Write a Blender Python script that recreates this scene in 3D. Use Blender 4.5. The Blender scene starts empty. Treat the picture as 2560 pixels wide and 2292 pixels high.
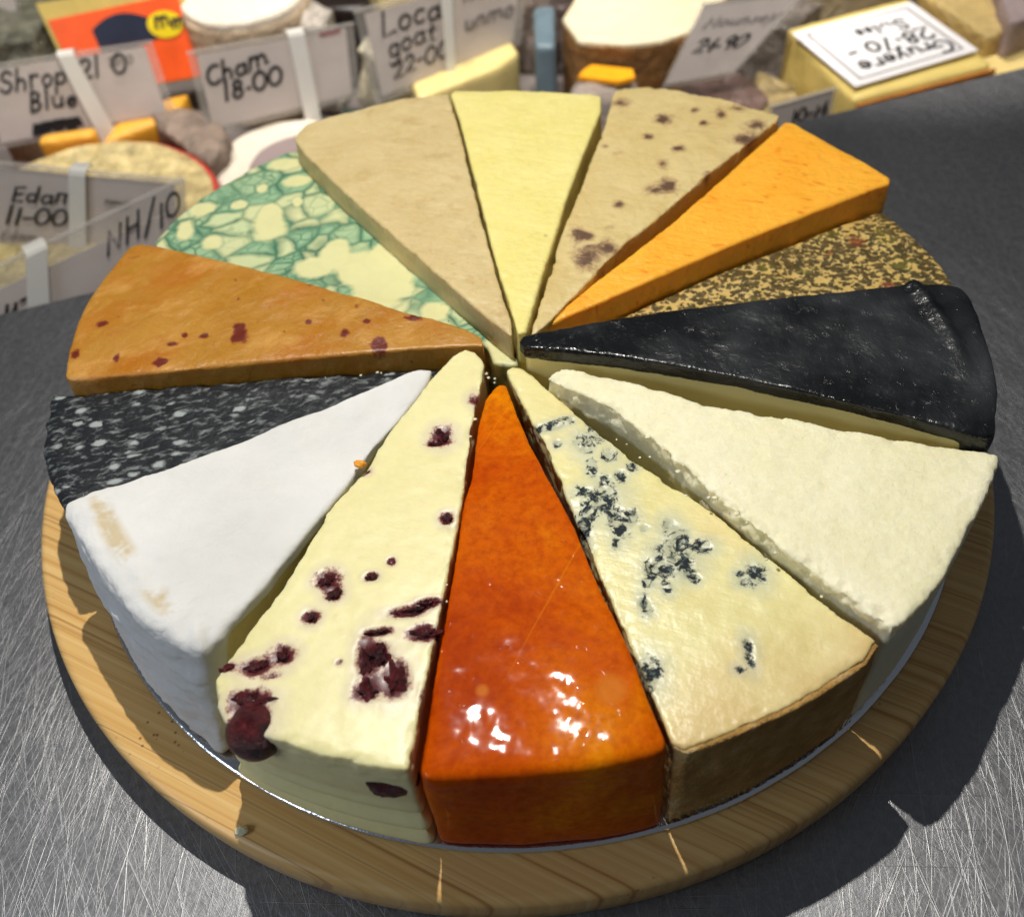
import bpy, bmesh, math, random
import numpy as np
from mathutils import Matrix, Vector

# ------------------------------------------------------------------ camera, world, lamps, exposure
S = 0.13                       # metres per unit: the silver cake board has a radius of one unit
sc = bpy.context.scene
C = sc.collection
cam = bpy.data.cameras.new('camera'); cam_o = bpy.data.objects.new('camera', cam); C.objects.link(cam_o)
CP, SP = math.cos(.87798), math.sin(.87798); CR, SR = math.cos(-.09407), math.sin(-.09407)
cf = Vector((0, CP, -SP)); r0 = Vector((1, 0, 0)); u0 = r0.cross(cf)
cr_, cu_ = CR * r0 + SR * u0, -SR * r0 + CR * u0
M4 = Matrix.Identity(4)
for i in range(3):
    M4[i][0], M4[i][1], M4[i][2] = cr_[i], cu_[i], -cf[i]
    M4[i][3] = (-.0204, -1.617, 1.8503)[i] * S
cam_o.matrix_world = M4
cam.sensor_width = 36; cam.sensor_fit = 'HORIZONTAL'; cam.lens = 36 * 2563 / 2560
cam.clip_start = .01; cam.clip_end = 50
cam.dof.use_dof = True; cam.dof.focus_distance = 1.95 * S; cam.dof.aperture_fstop = 12.5
sc.camera = cam_o

w = bpy.data.worlds.new('World'); sc.world = w; w.use_nodes = True
wb = w.node_tree.nodes['Background']
wb.inputs[0].default_value = (.80, .88, 1.0, 1); wb.inputs[1].default_value = .095

def lamp(name, kind, loc, target, energy, col, **kw):
    l = bpy.data.lights.new(name, kind); o = bpy.data.objects.new(name, l); C.objects.link(o)
    o.location = Vector(loc) * S
    o.rotation_euler = (Vector(target) - Vector(loc)).to_track_quat('-Z', 'Y').to_euler()
    l.energy = energy; l.color = col
    for k, v in kw.items(): setattr(l, k, v)
    return o
lamp('spot_lamp', 'SPOT', (-.18, .38, 3.35), (0, .2, 0), 7.2, (1.0, .965, .89), shadow_soft_size=.022 * S, spot_size=math.radians(125), spot_blend=.6)
for lx in (-1.9, -.7, .5, 1.7):
    lamp('case_lamp', 'SPOT', (lx, 2.5, 2.9), (lx, 2.75, -.5), 4.2, (1.0, .95, .88), shadow_soft_size=.07 * S, spot_size=math.radians(56), spot_blend=.5)
lamp('window_lamp', 'AREA', (-3.2, -2.0, 1.9), (-.3, -.3, 0), .58, (.76, .86, 1.0), shape='RECTANGLE', size=1.4 * S, size_y=1.0 * S)

sc.render.engine = 'CYCLES'
sc.cycles.use_denoising = True
sc.cycles.max_bounces = 8
sc.cycles.caustics_reflective = False; sc.cycles.caustics_refractive = False
sc.view_settings.view_transform = 'Standard'; sc.view_settings.look = 'None'
sc.view_settings.exposure = 0; sc.view_settings.gamma = 1

# ------------------------------------------------------------------ numpy noise
def _hash(ix, iy, iz, seed):
    h = (ix.astype(np.int64) * 374761393 + iy.astype(np.int64) * 668265263 + iz.astype(np.int64) * 2147483647 + seed * 1274126177) & 0xffffffff
    h = ((h ^ (h >> 13)) * 1274126177) & 0xffffffff
    return ((h ^ (h >> 16)) & 0xffff) / 32767.5 - 1
def vnoise(P, scale, seed=0):
    Q = P * scale; I = np.floor(Q).astype(np.int64); F = Q - I; F = F * F * (3 - 2 * F)
    out = 0
    for dx in (0, 1):
        for dy in (0, 1):
            for dz in (0, 1):
                wgt = (F[:, 0] if dx else 1 - F[:, 0]) * (F[:, 1] if dy else 1 - F[:, 1]) * (F[:, 2] if dz else 1 - F[:, 2])
                out = out + wgt * _hash(I[:, 0] + dx, I[:, 1] + dy, I[:, 2] + dz, seed)
    return out
def fbm(P, scale, octv=4, seed=0):
    a, o = 1, 0
    for k in range(octv): o = o + a * vnoise(P, scale * 2 ** k, seed + 17 * k); a *= .5
    return o / 1.6

# ------------------------------------------------------------------ scene tree helpers
def tag(o, label=None, cat=None, group=None, kind=None):
    if label: o['label'] = label
    if cat: o['category'] = cat
    if group: o['group'] = group
    if kind: o['kind'] = kind
    return o
def thing(name, loc, label, cat, group=None):
    o = bpy.data.objects.new(name, None); C.objects.link(o); o.location = Vector(loc) * S
    o.empty_display_size = .02
    return tag(o, label, cat, group)
def link(name, verts, faces, mat, parent=None, smooth=False, attrs=None):
    """verts in units; the object's origin is its parent's origin"""
    off = Vector(parent_loc(parent)) if parent else Vector((0, 0, 0))
    V = np.asarray(verts, float) * S - np.array(off)
    me = bpy.data.meshes.new(name)
    me.from_pydata([tuple(v) for v in V], [], [tuple(int(i) for i in f) for f in faces]); me.update()
    if smooth: me.polygons.foreach_set('use_smooth', [True] * len(me.polygons))
    if attrs:
        for k, v in attrs.items():
            a = me.attributes.new(k, 'FLOAT', 'POINT'); a.data.foreach_set('value', np.asarray(v, np.float32))
    o = bpy.data.objects.new(name, me); C.objects.link(o)
    if parent: o.parent = parent
    me.materials.append(mat)
    return o
def parent_loc(p):
    v = Vector((0, 0, 0))
    while p: v = v + p.location; p = p.parent
    return v

# ------------------------------------------------------------------ node helper
class NT:
    def __init__(s, name, rough=.5, **kw):
        s.m = bpy.data.materials.new(name); s.m.use_nodes = True; s.t = s.m.node_tree
        s.b = s.t.nodes['Principled BSDF']; s.b.inputs['Roughness'].default_value = rough
        for k, v in kw.items(): s.b.inputs[k.replace('_', ' ')].default_value = v
        tc = s.n('ShaderNodeTexCoord')
        vm = s.n('ShaderNodeVectorMath', operation='SCALE'); s.l(tc.outputs['Object'], vm.inputs[0]); vm.inputs['Scale'].default_value = 1 / S
        s.co = vm.outputs[0]
    def n(s, typ, **kw):
        n = s.t.nodes.new(typ)
        for k, v in kw.items(): setattr(n, k, v)
        return n
    def l(s, a, b): s.t.links.new(a, b)
    def put(s, inp, v):
        if isinstance(v, bpy.types.NodeSocket): s.l(v, inp)
        elif isinstance(v, (tuple, list)) and len(v) == 3 and inp.type == 'RGBA': inp.default_value = (*v, 1)
        else: inp.default_value = v
    def map(s, scale=(1, 1, 1), rot=(0, 0, 0), loc=(0, 0, 0), v=None):
        if any(rot) and tuple(scale) != (1, 1, 1): v = s.map((1, 1, 1), rot, (0, 0, 0), v); rot = (0, 0, 0)
        n = s.n('ShaderNodeMapping'); s.l(v or s.co, n.inputs[0])
        n.inputs['Scale'].default_value = scale; n.inputs['Rotation'].default_value = rot; n.inputs['Location'].default_value = loc
        return n.outputs[0]
    def noise(s, scale, det=4, rough=.55, dist=0, v=None, col=False):
        n = s.n('ShaderNodeTexNoise'); s.l(v or s.co, n.inputs['Vector'])
        n.inputs['Scale'].default_value = scale; n.inputs['Detail'].default_value = det
        n.inputs['Roughness'].default_value = rough; n.inputs['Distortion'].default_value = dist
        return n.outputs['Color' if col else 'Fac']
    def warp(s, amount, scale, v=None, det=3):
        c = s.noise(scale, det, v=v, col=True)
        a = s.n('ShaderNodeVectorMath', operation='SUBTRACT'); s.l(c, a.inputs[0]); a.inputs[1].default_value = (.5, .5, .5)
        b = s.n('ShaderNodeVectorMath', operation='SCALE'); s.l(a.outputs[0], b.inputs[0]); b.inputs['Scale'].default_value = amount
        d = s.n('ShaderNodeVectorMath', operation='ADD'); s.l(b.outputs[0], d.inputs[0]); s.l(v or s.co, d.inputs[1])
        return d.outputs[0]
    def vor(s, scale, v=None, feature='F1', rnd=1, out='Distance'):
        n = s.n('ShaderNodeTexVoronoi', feature=feature); s.l(v or s.co, n.inputs['Vector'])
        n.inputs['Scale'].default_value = scale; n.inputs['Randomness'].default_value = rnd
        return n.outputs[out]
    def ramp(s, f, stops, interp='LINEAR'):
        n = s.n('ShaderNodeValToRGB'); n.color_ramp.interpolation = interp
        e = n.color_ramp.elements
        while len(e) < len(stops): e.new(.5)
        for q, (p, c) in zip(e, stops):
            q.position = p; q.color = (c, c, c, 1) if isinstance(c, (int, float)) else (*c, 1)
        s.l(f, n.inputs[0]); return n.outputs[0]
    def mix(s, f, a, b, mode='MIX'):
        n = s.n('ShaderNodeMix', data_type='RGBA', blend_type=mode)
        s.put(n.inputs[0], f); s.put(n.inputs[6], a); s.put(n.inputs[7], b); return n.outputs[2]
    def math(s, op, a, b=0, clamp=False):
        n = s.n('ShaderNodeMath', operation=op, use_clamp=clamp); s.put(n.inputs[0], a); s.put(n.inputs[1], b); return n.outputs[0]
    def attr(s, name):
        n = s.n('ShaderNodeAttribute', attribute_name=name); return n.outputs['Fac']
    def sep(s, v=None):
        n = s.n('ShaderNodeSeparateXYZ'); s.l(v or s.co, n.inputs[0]); return n.outputs
    def bump(s, h, strength, dist=.01, chain=None):
        n = s.n('ShaderNodeBump'); s.l(h, n.inputs['Height']); n.inputs['Strength'].default_value = strength
        n.inputs['Distance'].default_value = dist * S
        if chain: s.l(chain, n.inputs['Normal'])
        return n.outputs[0]
    def fin(s, color=None, normal=None, rough=None, sss=None, srad=(1, .7, .35), sscale=.02):
        if color is not None: s.put(s.b.inputs['Base Color'], color)
        if normal is not None: s.l(normal, s.b.inputs['Normal'])
        if rough is not None: s.put(s.b.inputs['Roughness'], rough)
        if sss:
            s.b.inputs['Subsurface Weight'].default_value = sss
            s.b.inputs['Subsurface Radius'].default_value = srad
            s.b.inputs['Subsurface Scale'].default_value = sscale * S
        return s.m

def L(r, g, b):
    f = lambda c: (c / 255 / 12.92) if c <= 10 else ((c / 255 + .055) / 1.055) ** 2.4
    return (f(r), f(g), f(b))

# ---- positions of the fruit, mould and herb inclusions: x, y, radius x, radius y, strength
BLUE= [(0.048, -0.266, 0.0095, 0.0029, 1), (0.068, -0.261, 0.0095, 0.0029, 1), (0.087, -0.255, 0.0095, 0.0029, 1), (0.1, -0.252, 0.0063, 0.003, 1), (0.072, -0.307, 0.0037, 0.0049, 1), (0.149, -0.292, 0.0078, 0.0103, 1), (0.122, -0.313, 0.0093, 0.0122, 1), (0.13, -0.324, 0.0062, 0.0081, 1), (0.17, -0.351, 0.0067, 0.0087, 1), (0.131, -0.379, 0.0042, 0.0117, 1), (0.13, -0.361, 0.003, 0.0039, 1), (0.208, -0.384, 0.0042, 0.0055, 1), (0.184, -0.404, 0.006, 0.0077, 1), (0.153, -0.416, 0.0075, 0.0095, 1), (0.108, -0.434, 0.0113, 0.0068, 0.6), (0.148, -0.446, 0.0178, 0.0149, 0.5), (0.117, -0.476, 0.0106, 0.0146, 1), (0.145, -0.472, 0.0065, 0.0081, 1), (0.102, -0.518, 0.0064, 0.0142, 1), (0.097, -0.496, 0.0058, 0.0072, 1), (0.163, -0.511, 0.0087, 0.0178, 1), (0.187, -0.503, 0.0073, 0.009, 1), (0.154, -0.556, 0.0057, 0.0087, 0.6), (0.21, -0.53, 0.0052, 0.0035, 0.5), (0.257, -0.539, 0.0086, 0.0106, 1), (0.278, -0.552, 0.0063, 0.0077, 1), (0.267, -0.569, 0.0085, 0.0104, 1), (0.304, -0.583, 0.0098, 0.0076, 1), (0.24, -0.593, 0.0112, 0.0136, 1), (0.268, -0.593, 0.007, 0.0085, 1), (0.247, -0.618, 0.0167, 0.0117, 1), (0.212, -0.621, 0.0083, 0.01, 1), (0.262, -0.613, 0.0097, 0.0117, 1), (0.281, -0.647, 0.0041, 0.0049, 1), (0.2, -0.646, 0.0055, 0.0065, 1), (0.228, -0.662, 0.0055, 0.0065, 1), (0.184, -0.686, 0.0044, 0.0095, 1), (0.188, -0.704, 0.0043, 0.005, 1), (0.39, -0.646, 0.0096, 0.0132, 0.7), (0.37, -0.665, 0.0076, 0.0046, 1), (0.393, -0.656, 0.006, 0.0072, 1), (0.361, -0.647, 0.006, 0.004, 0.6), (0.345, -0.79, 0.0058, 0.0105, 0.6), (0.342, -0.813, 0.005, 0.0122, 0.6), (0.321, -0.83, 0.0057, 0.0037, 0.6), (0.178, -0.824, 0.0091, 0.016, 0.7), (0.175, -0.807, 0.0104, 0.0084, 0.6)]
CRAN= [(-0.369, -0.59, 0.0155, 0.015, 1), (-0.356, -0.621, 0.0126, 0.0115, 1), (-0.29, -0.592, 0.0091, 0.0064, 1), (-0.254, -0.564, 0.0037, 0.0044, 1), (-0.394, -0.665, 0.0111, 0.0112, 1), (-0.151, -0.479, 0.0094, 0.0115, 1), (-0.298, -0.752, 0.012, 0.0284, 1), (-0.277, -0.749, 0.0172, 0.019, 1), (-0.247, -0.799, 0.0189, 0.0274, 1), (-0.293, -0.813, 0.0168, 0.0159, 1), (-0.225, -0.671, 0.0264, 0.0081, 1), (-0.189, -0.657, 0.0155, 0.0071, 1), (-0.195, -0.717, 0.0216, 0.0117, 1), (-0.277, -0.706, 0.0174, 0.0044, 1), (-0.438, -0.735, 0.0156, 0.0145, 1), (-0.485, -0.751, 0.0225, 0.0124, 1), (-0.533, -0.746, 0.0108, 0.0067, 1), (-0.488, -0.811, 0.0346, 0.0173, 1), (-0.485, -0.847, 0.0341, 0.0387, 1), (-0.197, -0.832, 0.0091, 0.009, 0.6), (-0.452, -0.771, 0.015, 0.0057, 0.5), (-0.342, -0.758, 0.006, 0.0038, 0.5), (-0.154, -0.278, 0.0171, 0.0184, 1), (-0.17, -0.293, 0.01, 0.0052, 1), (-0.085, -0.185, 0.0124, 0.0139, 0.7), (-0.301, -0.348, 0.0079, 0.0076, 0.5)]
SMOKED= [(-0.592, 0.086, 0.0102, 0.0183, 1), (-0.59, 0.059, 0.0142, 0.0126, 1), (-0.67, 0.078, 0.0096, 0.0037, 1), (-0.737, 0.061, 0.0095, 0.0064, 1), (-0.755, 0.007, 0.0075, 0.0088, 1), (-0.714, 0.087, 0.0026, 0.0028, 1), (-0.44, 0.091, 0.0057, 0.0046, 1), (-0.357, 0.041, 0.0087, 0.0125, 0.7), (-0.31, 0.074, 0.0031, 0.0045, 1), (-0.281, -0.0, 0.0074, 0.0139, 1), (-0.444, 0.216, 0.0085, 0.0098, 0.35), (-0.333, 0.124, 0.008, 0.0093, 0.4), (-0.274, -0.01, 0.0061, 0.0086, 1), (-0.906, 0.148, 0.0088, 0.0078, 1), (-0.203, 0.077, 0.0146, 0.0098, 1), (-0.28, -0.004, 0.0121, 0.014, 1), (-0.95, 0.059, 0.0069, 0.0131, 1), (-0.855, 0.034, 0.0057, 0.0081, 1), (-0.754, 0.006, 0.0112, 0.0079, 1)]
FRUIT= [(0.353, 0.812, 0.0185, 0.0144, 1), (0.451, 0.718, 0.0193, 0.0161, 1), (0.601, 0.716, 0.0096, 0.0174, 1), (0.549, 0.684, 0.0095, 0.0103, 1), (0.651, 0.737, 0.0161, 0.0117, 1), (0.679, 0.656, 0.0176, 0.0158, 1), (0.641, 0.6, 0.0279, 0.0176, 1), (0.4, 0.646, 0.0095, 0.01, 1), (0.466, 0.584, 0.0125, 0.0119, 1), (0.518, 0.459, 0.0072, 0.0183, 1), (0.415, 0.434, 0.018, 0.022, 1), (0.377, 0.425, 0.018, 0.0159, 0.7), (0.29, 0.384, 0.0107, 0.0116, 1), (0.182, 0.285, 0.0145, 0.0183, 1), (0.193, 0.202, 0.0216, 0.0349, 1), (0.242, 0.226, 0.0171, 0.0196, 1), (0.288, 0.625, 0.0063, 0.0088, 1), (0.419, 0.527, 0.0135, 0.0168, 0.6), (0.534, 0.745, 0.0129, 0.0117, 0.6), (0.201, 0.273, 0.0087, 0.0091, 1), (0.251, 0.298, 0.0087, 0.0074, 0.6)]
GREEN= [(-0.569, 0.503, 0.049, 0.0625, 1), (-0.57, 0.567, 0.0221, 0.0296, 1), (-0.279, 0.287, 0.0678, 0.0954, 1), (-0.285, 0.213, 0.0465, 0.044, 1), (-0.35, 0.308, 0.0376, 0.0412, 1), (-0.398, 0.394, 0.0298, 0.0404, 1), (-0.779, 0.512, 0.0293, 0.0432, 1), (-0.706, 0.462, 0.0289, 0.031, 1), (-0.449, 0.322, 0.0482, 0.0364, 1), (-0.509, 0.684, 0.0379, 0.0281, 1), (-0.555, 0.768, 0.0465, 0.0325, 1), (-0.165, 0.133, 0.0356, 0.0329, 1), (-0.743, 0.599, 0.0318, 0.0331, 1), (-0.653, 0.603, 0.0243, 0.0211, 1), (-0.6, 0.662, 0.017, 0.0217, 1), (-0.503, 0.592, 0.0167, 0.0239, 1), (-0.259, 0.363, 0.0381, 0.0319, 1), (-0.446, 0.693, 0.0227, 0.0189, 1), (-0.02, -0.016, 0.0523, 0.0487, 1)]
HERBRED= [(0.838, 0.261, 0.0185, 0.0168, 1), (0.859, 0.096, 0.0144, 0.0121, 1), (0.763, 0.226, 0.008, 0.0073, 1), (0.312, 0.105, 0.0102, 0.0084, 1)]

# ------------------------------------------------------------------ materials
def cheese(name, c1, c2, spot=None, rough=.45, bumpk=.25, sss=.35, mottle=7, grain=60, cutrot=.4):
    t = NT(name, rough)
    f = t.noise(mottle, 5, .6)
    col = t.mix(t.ramp(f, [(.35, 0), (.68, 1)]), c1, c2)
    f2 = t.noise(grain, 3, .6)
    col = t.mix(t.ramp(f2, [(.3, .0), (.75, .22)]), col, tuple(min(1, x * 1.18) for x in c2))
    cut = t.noise(1, 3, .55, v=t.map((5, 48, 5), (0, 0, cutrot), v=t.warp(.05, 3)))
    h = t.math('ADD', t.math('MULTIPLY', t.noise(24, 4, .55), .8), t.math('MULTIPLY', cut, .32))
    pin = t.math('MULTIPLY', t.ramp(t.vor(26, t.warp(.02, 30)), [(.02, 1), (.07, 0)]), t.ramp(t.noise(5, 2), [(.5, 0), (.6, 1)]))
    col = t.mix(t.math('MULTIPLY', pin, .35), col, tuple(x * .45 for x in c1))
    return t, col, t.bump(t.math('SUBTRACT', h, t.math('MULTIPLY', pin, .5)), bumpk, .02)

def m_beige():
    t, col, nb = cheese('beige_cheese', L(198, 174, 122), L(211, 191, 142), bumpk=.45)
    d = t.ramp(t.noise(22, 5, .7), [(.52, 0), (.70, .45)]); col = t.mix(d, col, L(214, 194, 140)); d = t.ramp(t.noise(19, 4, .65), [(.58, 0), (.70, .4)]); col = t.mix(d, col, L(172, 140, 84))
    k = t.ramp(t.vor(16, t.warp(.03, 30)), [(.025, 1), (.07, 0)]); col = t.mix(t.math('MULTIPLY', k, .55), col, L(110, 80, 50))
    return t.fin(col, nb, sss=.4)
def m_yellow():
    t, col, nb = cheese('pale_yellow_cheese', L(226, 212, 128), L(234, 221, 148), bumpk=.4, grain=45)
    k = t.ramp(t.vor(7, t.warp(.03, 30)), [(.012, 1), (.04, 0)]); col = t.mix(t.math('MULTIPLY', k, .7), col, L(90, 85, 60))
    return t.fin(col, nb, sss=.45, srad=(1, .8, .3))
def m_fruit():
    t, col, nb = cheese('fruit_cheese', L(202, 178, 118), L(214, 194, 140), bumpk=.4, grain=35)
    d = t.ramp(t.noise(15, 5, .65), [(.60, 0), (.72, .5)]); col = t.mix(d, col, L(172, 122, 88))
    a = t.math('ADD', t.attr('spot'), t.math('MULTIPLY', t.math('SUBTRACT', t.noise(26, 6, .8, .8), .5), 4.0))
    col = t.mix(t.ramp(t.math('MULTIPLY', a, .4), [(.3, .62), (.62, 0)]), col, L(150, 112, 84))
    col = t.mix(t.ramp(t.math('MULTIPLY', a, .4), [(.16, .9), (.36, 0)]), col, L(86, 58, 46))
    return t.fin(col, nb, sss=.35)
def m_cheddar():
    t, col, nb = cheese('orange_cheddar', L(246, 168, 42), L(250, 180, 58), bumpk=.35, sss=.4)
    v = t.map((60, 150, 60), (0, 0, .5), v=t.warp(.02, 12))
    k = t.ramp(t.noise(.55, 3, .5, v=v), [(.60, 0), (.72, .75)])
    col = t.mix(k, col, L(226, 122, 16))
    k = t.ramp(t.vor(12, t.warp(.03, 20)), [(.05, .6), (.13, 0)]); col = t.mix(k, col, L(214, 106, 14))
    return t.fin(col, nb, sss=.45, srad=(1, .45, .1))
def m_herb():
    t, col, nb = cheese('herb_cheese', L(196, 164, 92), L(210, 182, 112), bumpk=.5)
    dens = t.ramp(t.noise(5.0, 3, .6), [(.34, 1.0), (.66, .60)])
    fl = None
    for sc_, rot, wp in (((36, 62, 40), .3, 45), ((56, 92, 60), -.5, 70), ((64, 76, 60), 1.2, 80), ((44, 84, 50), .1, 60)):
        v = t.map(sc_, (0, 0, rot), v=t.warp(.022, wp, det=4))
        d = t.vor(1, v); cc = t.sep(t.vor(1, v, out='Color'))
        on = t.math('LESS_THAN', cc[1], dens)
        k = t.math('MULTIPLY', on, t.math('MULTIPLY', t.math('SUBTRACT', t.math('ADD', .28, t.math('MULTIPLY', cc[0], .34)), d), 12, True), True)
        fl = k if fl is None else t.math('MAXIMUM', fl, k)
    hc = t.mix(t.ramp(t.noise(50, 2), [(.4, 0), (.6, 1)]), L(30, 31, 17), L(74, 60, 36))
    hc = t.mix(t.ramp(t.noise(13, 2), [(.6, 0), (.7, .8)]), hc, L(86, 88, 26))
    col = t.mix(t.math('MULTIPLY', fl, .9), col, hc)
    r = t.math('ADD', t.attr('spot'), t.math('MULTIPLY', t.math('SUBTRACT', t.noise(60, 4, .7), .5), 2))
    col = t.mix(t.ramp(t.math('MULTIPLY', r, .4), [(.2, .8), (.45, 0)]), col, L(128, 62, 34))
    nb = t.bump(fl, .35, .006, nb)
    return t.fin(col, nb, rough=.34, sss=.2)
def m_blackwax():
    t = NT('black_wax', .3, Specular_IOR_Level=.42)
    h = t.math('ADD', t.noise(10, 5, .6, .3), t.math('MULTIPLY', t.ramp(t.noise(38, 4, .7), [(.62, 0), (.78, 1)]), .22))
    dust_sheen = t.ramp(t.noise(52, 5, .75, v=t.map((1, .45, 1), (0, 0, .5))), [(.62, 0), (.72, .22)])
    col = t.mix(dust_sheen, t.mix(t.ramp(t.noise(2.6, 4, .6), [(.44, 0), (.62, 1)]), (.006, .0065, .0075), (.030, .032, .035)), (.17, .18, .19))  # dust specks over broad grey patches that paint the wax's sheen into colour
    return t.fin(col, t.bump(h, .5, .025), rough=t.ramp(t.noise(2.6, 4), [(.35, .18), (.65, .45)]))
def m_white():
    t, col, nb = cheese('white_crumbly_cheese', L(230, 223, 182), L(240, 233, 203), bumpk=.45, mottle=5)
    k = t.ramp(t.noise(7, 4, .6), [(.67, 0), (.78, .5)]); col = t.mix(k, col, L(232, 208, 138))
    nb = t.bump(t.ramp(t.noise(46, 6, .75, 1.5), [(.50, 0), (.75, 1)]), .22, .01, nb)
    return t.fin(col, nb, rough=.6, sss=.45, srad=(1, .85, .55))
def m_blue():
    t, col, nb = cheese('blue_cheese', L(222, 211, 146), L(233, 224, 168), bumpk=.2, mottle=6)
    k = t.ramp(t.noise(4.5, 4, .6), [(.50, 0), (.72, .75)]); col = t.mix(k, col, L(222, 196, 136))
    s_ = t.attr('spot')
    n1 = t.math('MULTIPLY', t.math('SUBTRACT', t.noise(30, 7, .8, .5), .5), 7.0)
    halo = t.ramp(t.math('MULTIPLY', t.math('ADD', s_, t.math('MULTIPLY', n1, .3)), .2), [(.22, .6), (.75, 0)])
    col = t.mix(halo, col, L(176, 186, 176))
    a = t.math('ADD', s_, n1)
    core = t.math('MULTIPLY', t.ramp(t.math('MULTIPLY', a, .4), [(.46, 1), (.60, 0)]), t.ramp(t.noise(40, 4, .7, .6, v=t.map((1, 1, 1), (0, 0, 0), (3, 1, 2))), [(.46, .12), (.54, 1)]))
    rim = t.attr('rim')
    col = t.mix(t.math('MULTIPLY', rim, t.ramp(t.noise(8, 5, .6), [(.3, .3), (.7, 1)])), col, L(206, 170, 108))
    cc = t.mix(t.ramp(t.noise(75, 3, .7), [(.52, 0), (.68, .8)]), L(22, 32, 38), L(116, 130, 124))
    col = t.mix(core, col, cc)
    st = t.ramp(t.noise(1, 3, .5, v=t.map((16, 130, 16), (0, 0, -1.0))), [(.5, 0), (.7, 1)])
    nb = t.bump(core, -.7, .03, nb)
    return t.fin(col, nb, rough=t.math('ADD', .36, t.math('MULTIPLY', core, .5)), sss=.4, srad=(1, .85, .5))
def m_bluerind():
    t = NT('brown_rind', .75)
    col = t.ramp(t.noise(16, 6, .65), [(.3, L(158, 116, 52)), (.55, L(196, 152, 82)), (.72, L(212, 182, 130))])
    col = t.mix(t.ramp(t.noise(11, 3, .6), [(.66, 0), (.72, .7)]), col, L(176, 172, 160))
    return t.fin(col, t.bump(t.noise(28, 6, .7), .7, .04))
def m_orange():
    t = NT('orange_wax', .5, Specular_IOR_Level=.02)
    f = t.math('ADD', t.math('MULTIPLY', t.noise(3.6, 7, .66, .6), .6), t.math('MULTIPLY', t.noise(1.9, 3, .5), .4))
    col = t.ramp(f, [(.34, L(156, 46, 0)), (.45, L(192, 78, 0)), (.54, L(206, 96, 0)), (.66, L(226, 136, 2))])
    col = t.mix(t.ramp(t.noise(60, 4, .7), [(.4, 0), (.72, .5)]), col, L(140, 36, 0))
    col = t.mix(t.ramp(t.attr('spot'), [(.45, .6), (.95, 0)]), col, L(206, 122, 40))
    ln = t.ramp(t.noise(1, 2, .5, v=t.map((.9, 70, 1), (0, 0, -1.02), (3.3, 0, 0))), [(.70, 0), (.735, .22)])
    col = t.mix(ln, col, L(232, 140, 10))
    h = t.math('ADD', t.math('MULTIPLY', t.noise(7, 3, .5), .6), t.math('MULTIPLY', t.ramp(t.noise(30, 5, .7, 1.), [(.60, 0), (.74, 1)]), .10))
    h = t.math('ADD', h, t.math('MULTIPLY', t.ramp(t.noise(1, 2, .5, v=t.map((2.2, 110, 2), (0, 0, -.85))), [(.68, 0), (.74, 1)]), .05))
    t.b.inputs['Coat Weight'].default_value = .26; t.b.inputs['Coat Roughness'].default_value = .07
    dome = t.math('MULTIPLY', t.ramp(t.vor(52, t.warp(.02, 40)), [(.0, 1), (.34, 0)]), t.ramp(t.noise(8, 4, .7), [(.51, 0), (.59, 1)]))
    cn = t.bump(dome, .8, .008, t.bump(t.noise(7, 2, .4), .03, .02)); t.l(cn, t.b.inputs['Coat Normal'])
    return t.fin(col, t.bump(h, .15, .03))
def m_cran():
    t, col, nb = cheese('cranberry_cheese', L(224, 214, 156), L(233, 225, 172), bumpk=.07, mottle=4.5)
    s_ = t.attr('spot'); n1 = t.math('MULTIPLY', t.math('SUBTRACT', t.noise(34, 7, .8), .5), 3.6)
    halo = t.ramp(t.math('MULTIPLY', t.math('ADD', s_, t.math('MULTIPLY', n1, .2)), .25), [(.2, .55), (.62, 0)])
    col = t.mix(halo, col, L(190, 172, 176))
    pk = t.ramp(t.math('MULTIPLY', t.math('ADD', s_, n1), .3), [(.30, .6), (.40, 0)]); col = t.mix(pk, col, L(160, 84, 80))
    col = t.mix(t.ramp(t.math('MULTIPLY', t.math('ADD', s_, n1), .3), [(.24, 1), (.33, 0)]), col, L(92, 30, 34))
    return t.fin(col, nb, rough=.4, sss=.5, srad=(1, .85, .4))
def m_berry():
    t = NT('cranberry_skin', .32)
    col = t.ramp(t.noise(40, 4, .7), [(.35, L(40, 8, 12)), (.56, L(92, 24, 30)), (.72, L(136, 58, 60))])
    return t.fin(col, t.bump(t.noise(48, 6, .75), .8, .03), sss=.15, srad=(1, .1, .1))
def m_brierind():
    t = NT('white_mould_rind', .85)
    col = t.ramp(t.noise(4, 5, .6), [(.3, L(212, 210, 206)), (.7, L(228, 226, 222))])
    e = t.attr('edge')
    k = t.math('MULTIPLY', t.ramp(e, [(.2, 0), (.8, 1)]), t.ramp(t.noise(7, 4, .65), [(.50, 0), (.60, 1)]))
    col = t.mix(t.math('MULTIPLY', k, .75), col, L(196, 172, 120))
    col = t.mix(t.ramp(t.noise(30, 4, .7), [(.72, 0), (.8, .3)]), col, L(206, 196, 186))
    return t.fin(col, t.bump(t.noise(60, 6, .7), .25, .01, t.bump(t.noise(9, 4, .5, 1.), .18, .04)), sss=.25, srad=(1, .9, .8))
def m_briepaste():
    t, col, nb = cheese('soft_cheese_paste', L(206, 186, 122), L(224, 208, 150), bumpk=.5)
    return t.fin(col, nb, rough=.4, sss=.4)
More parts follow.
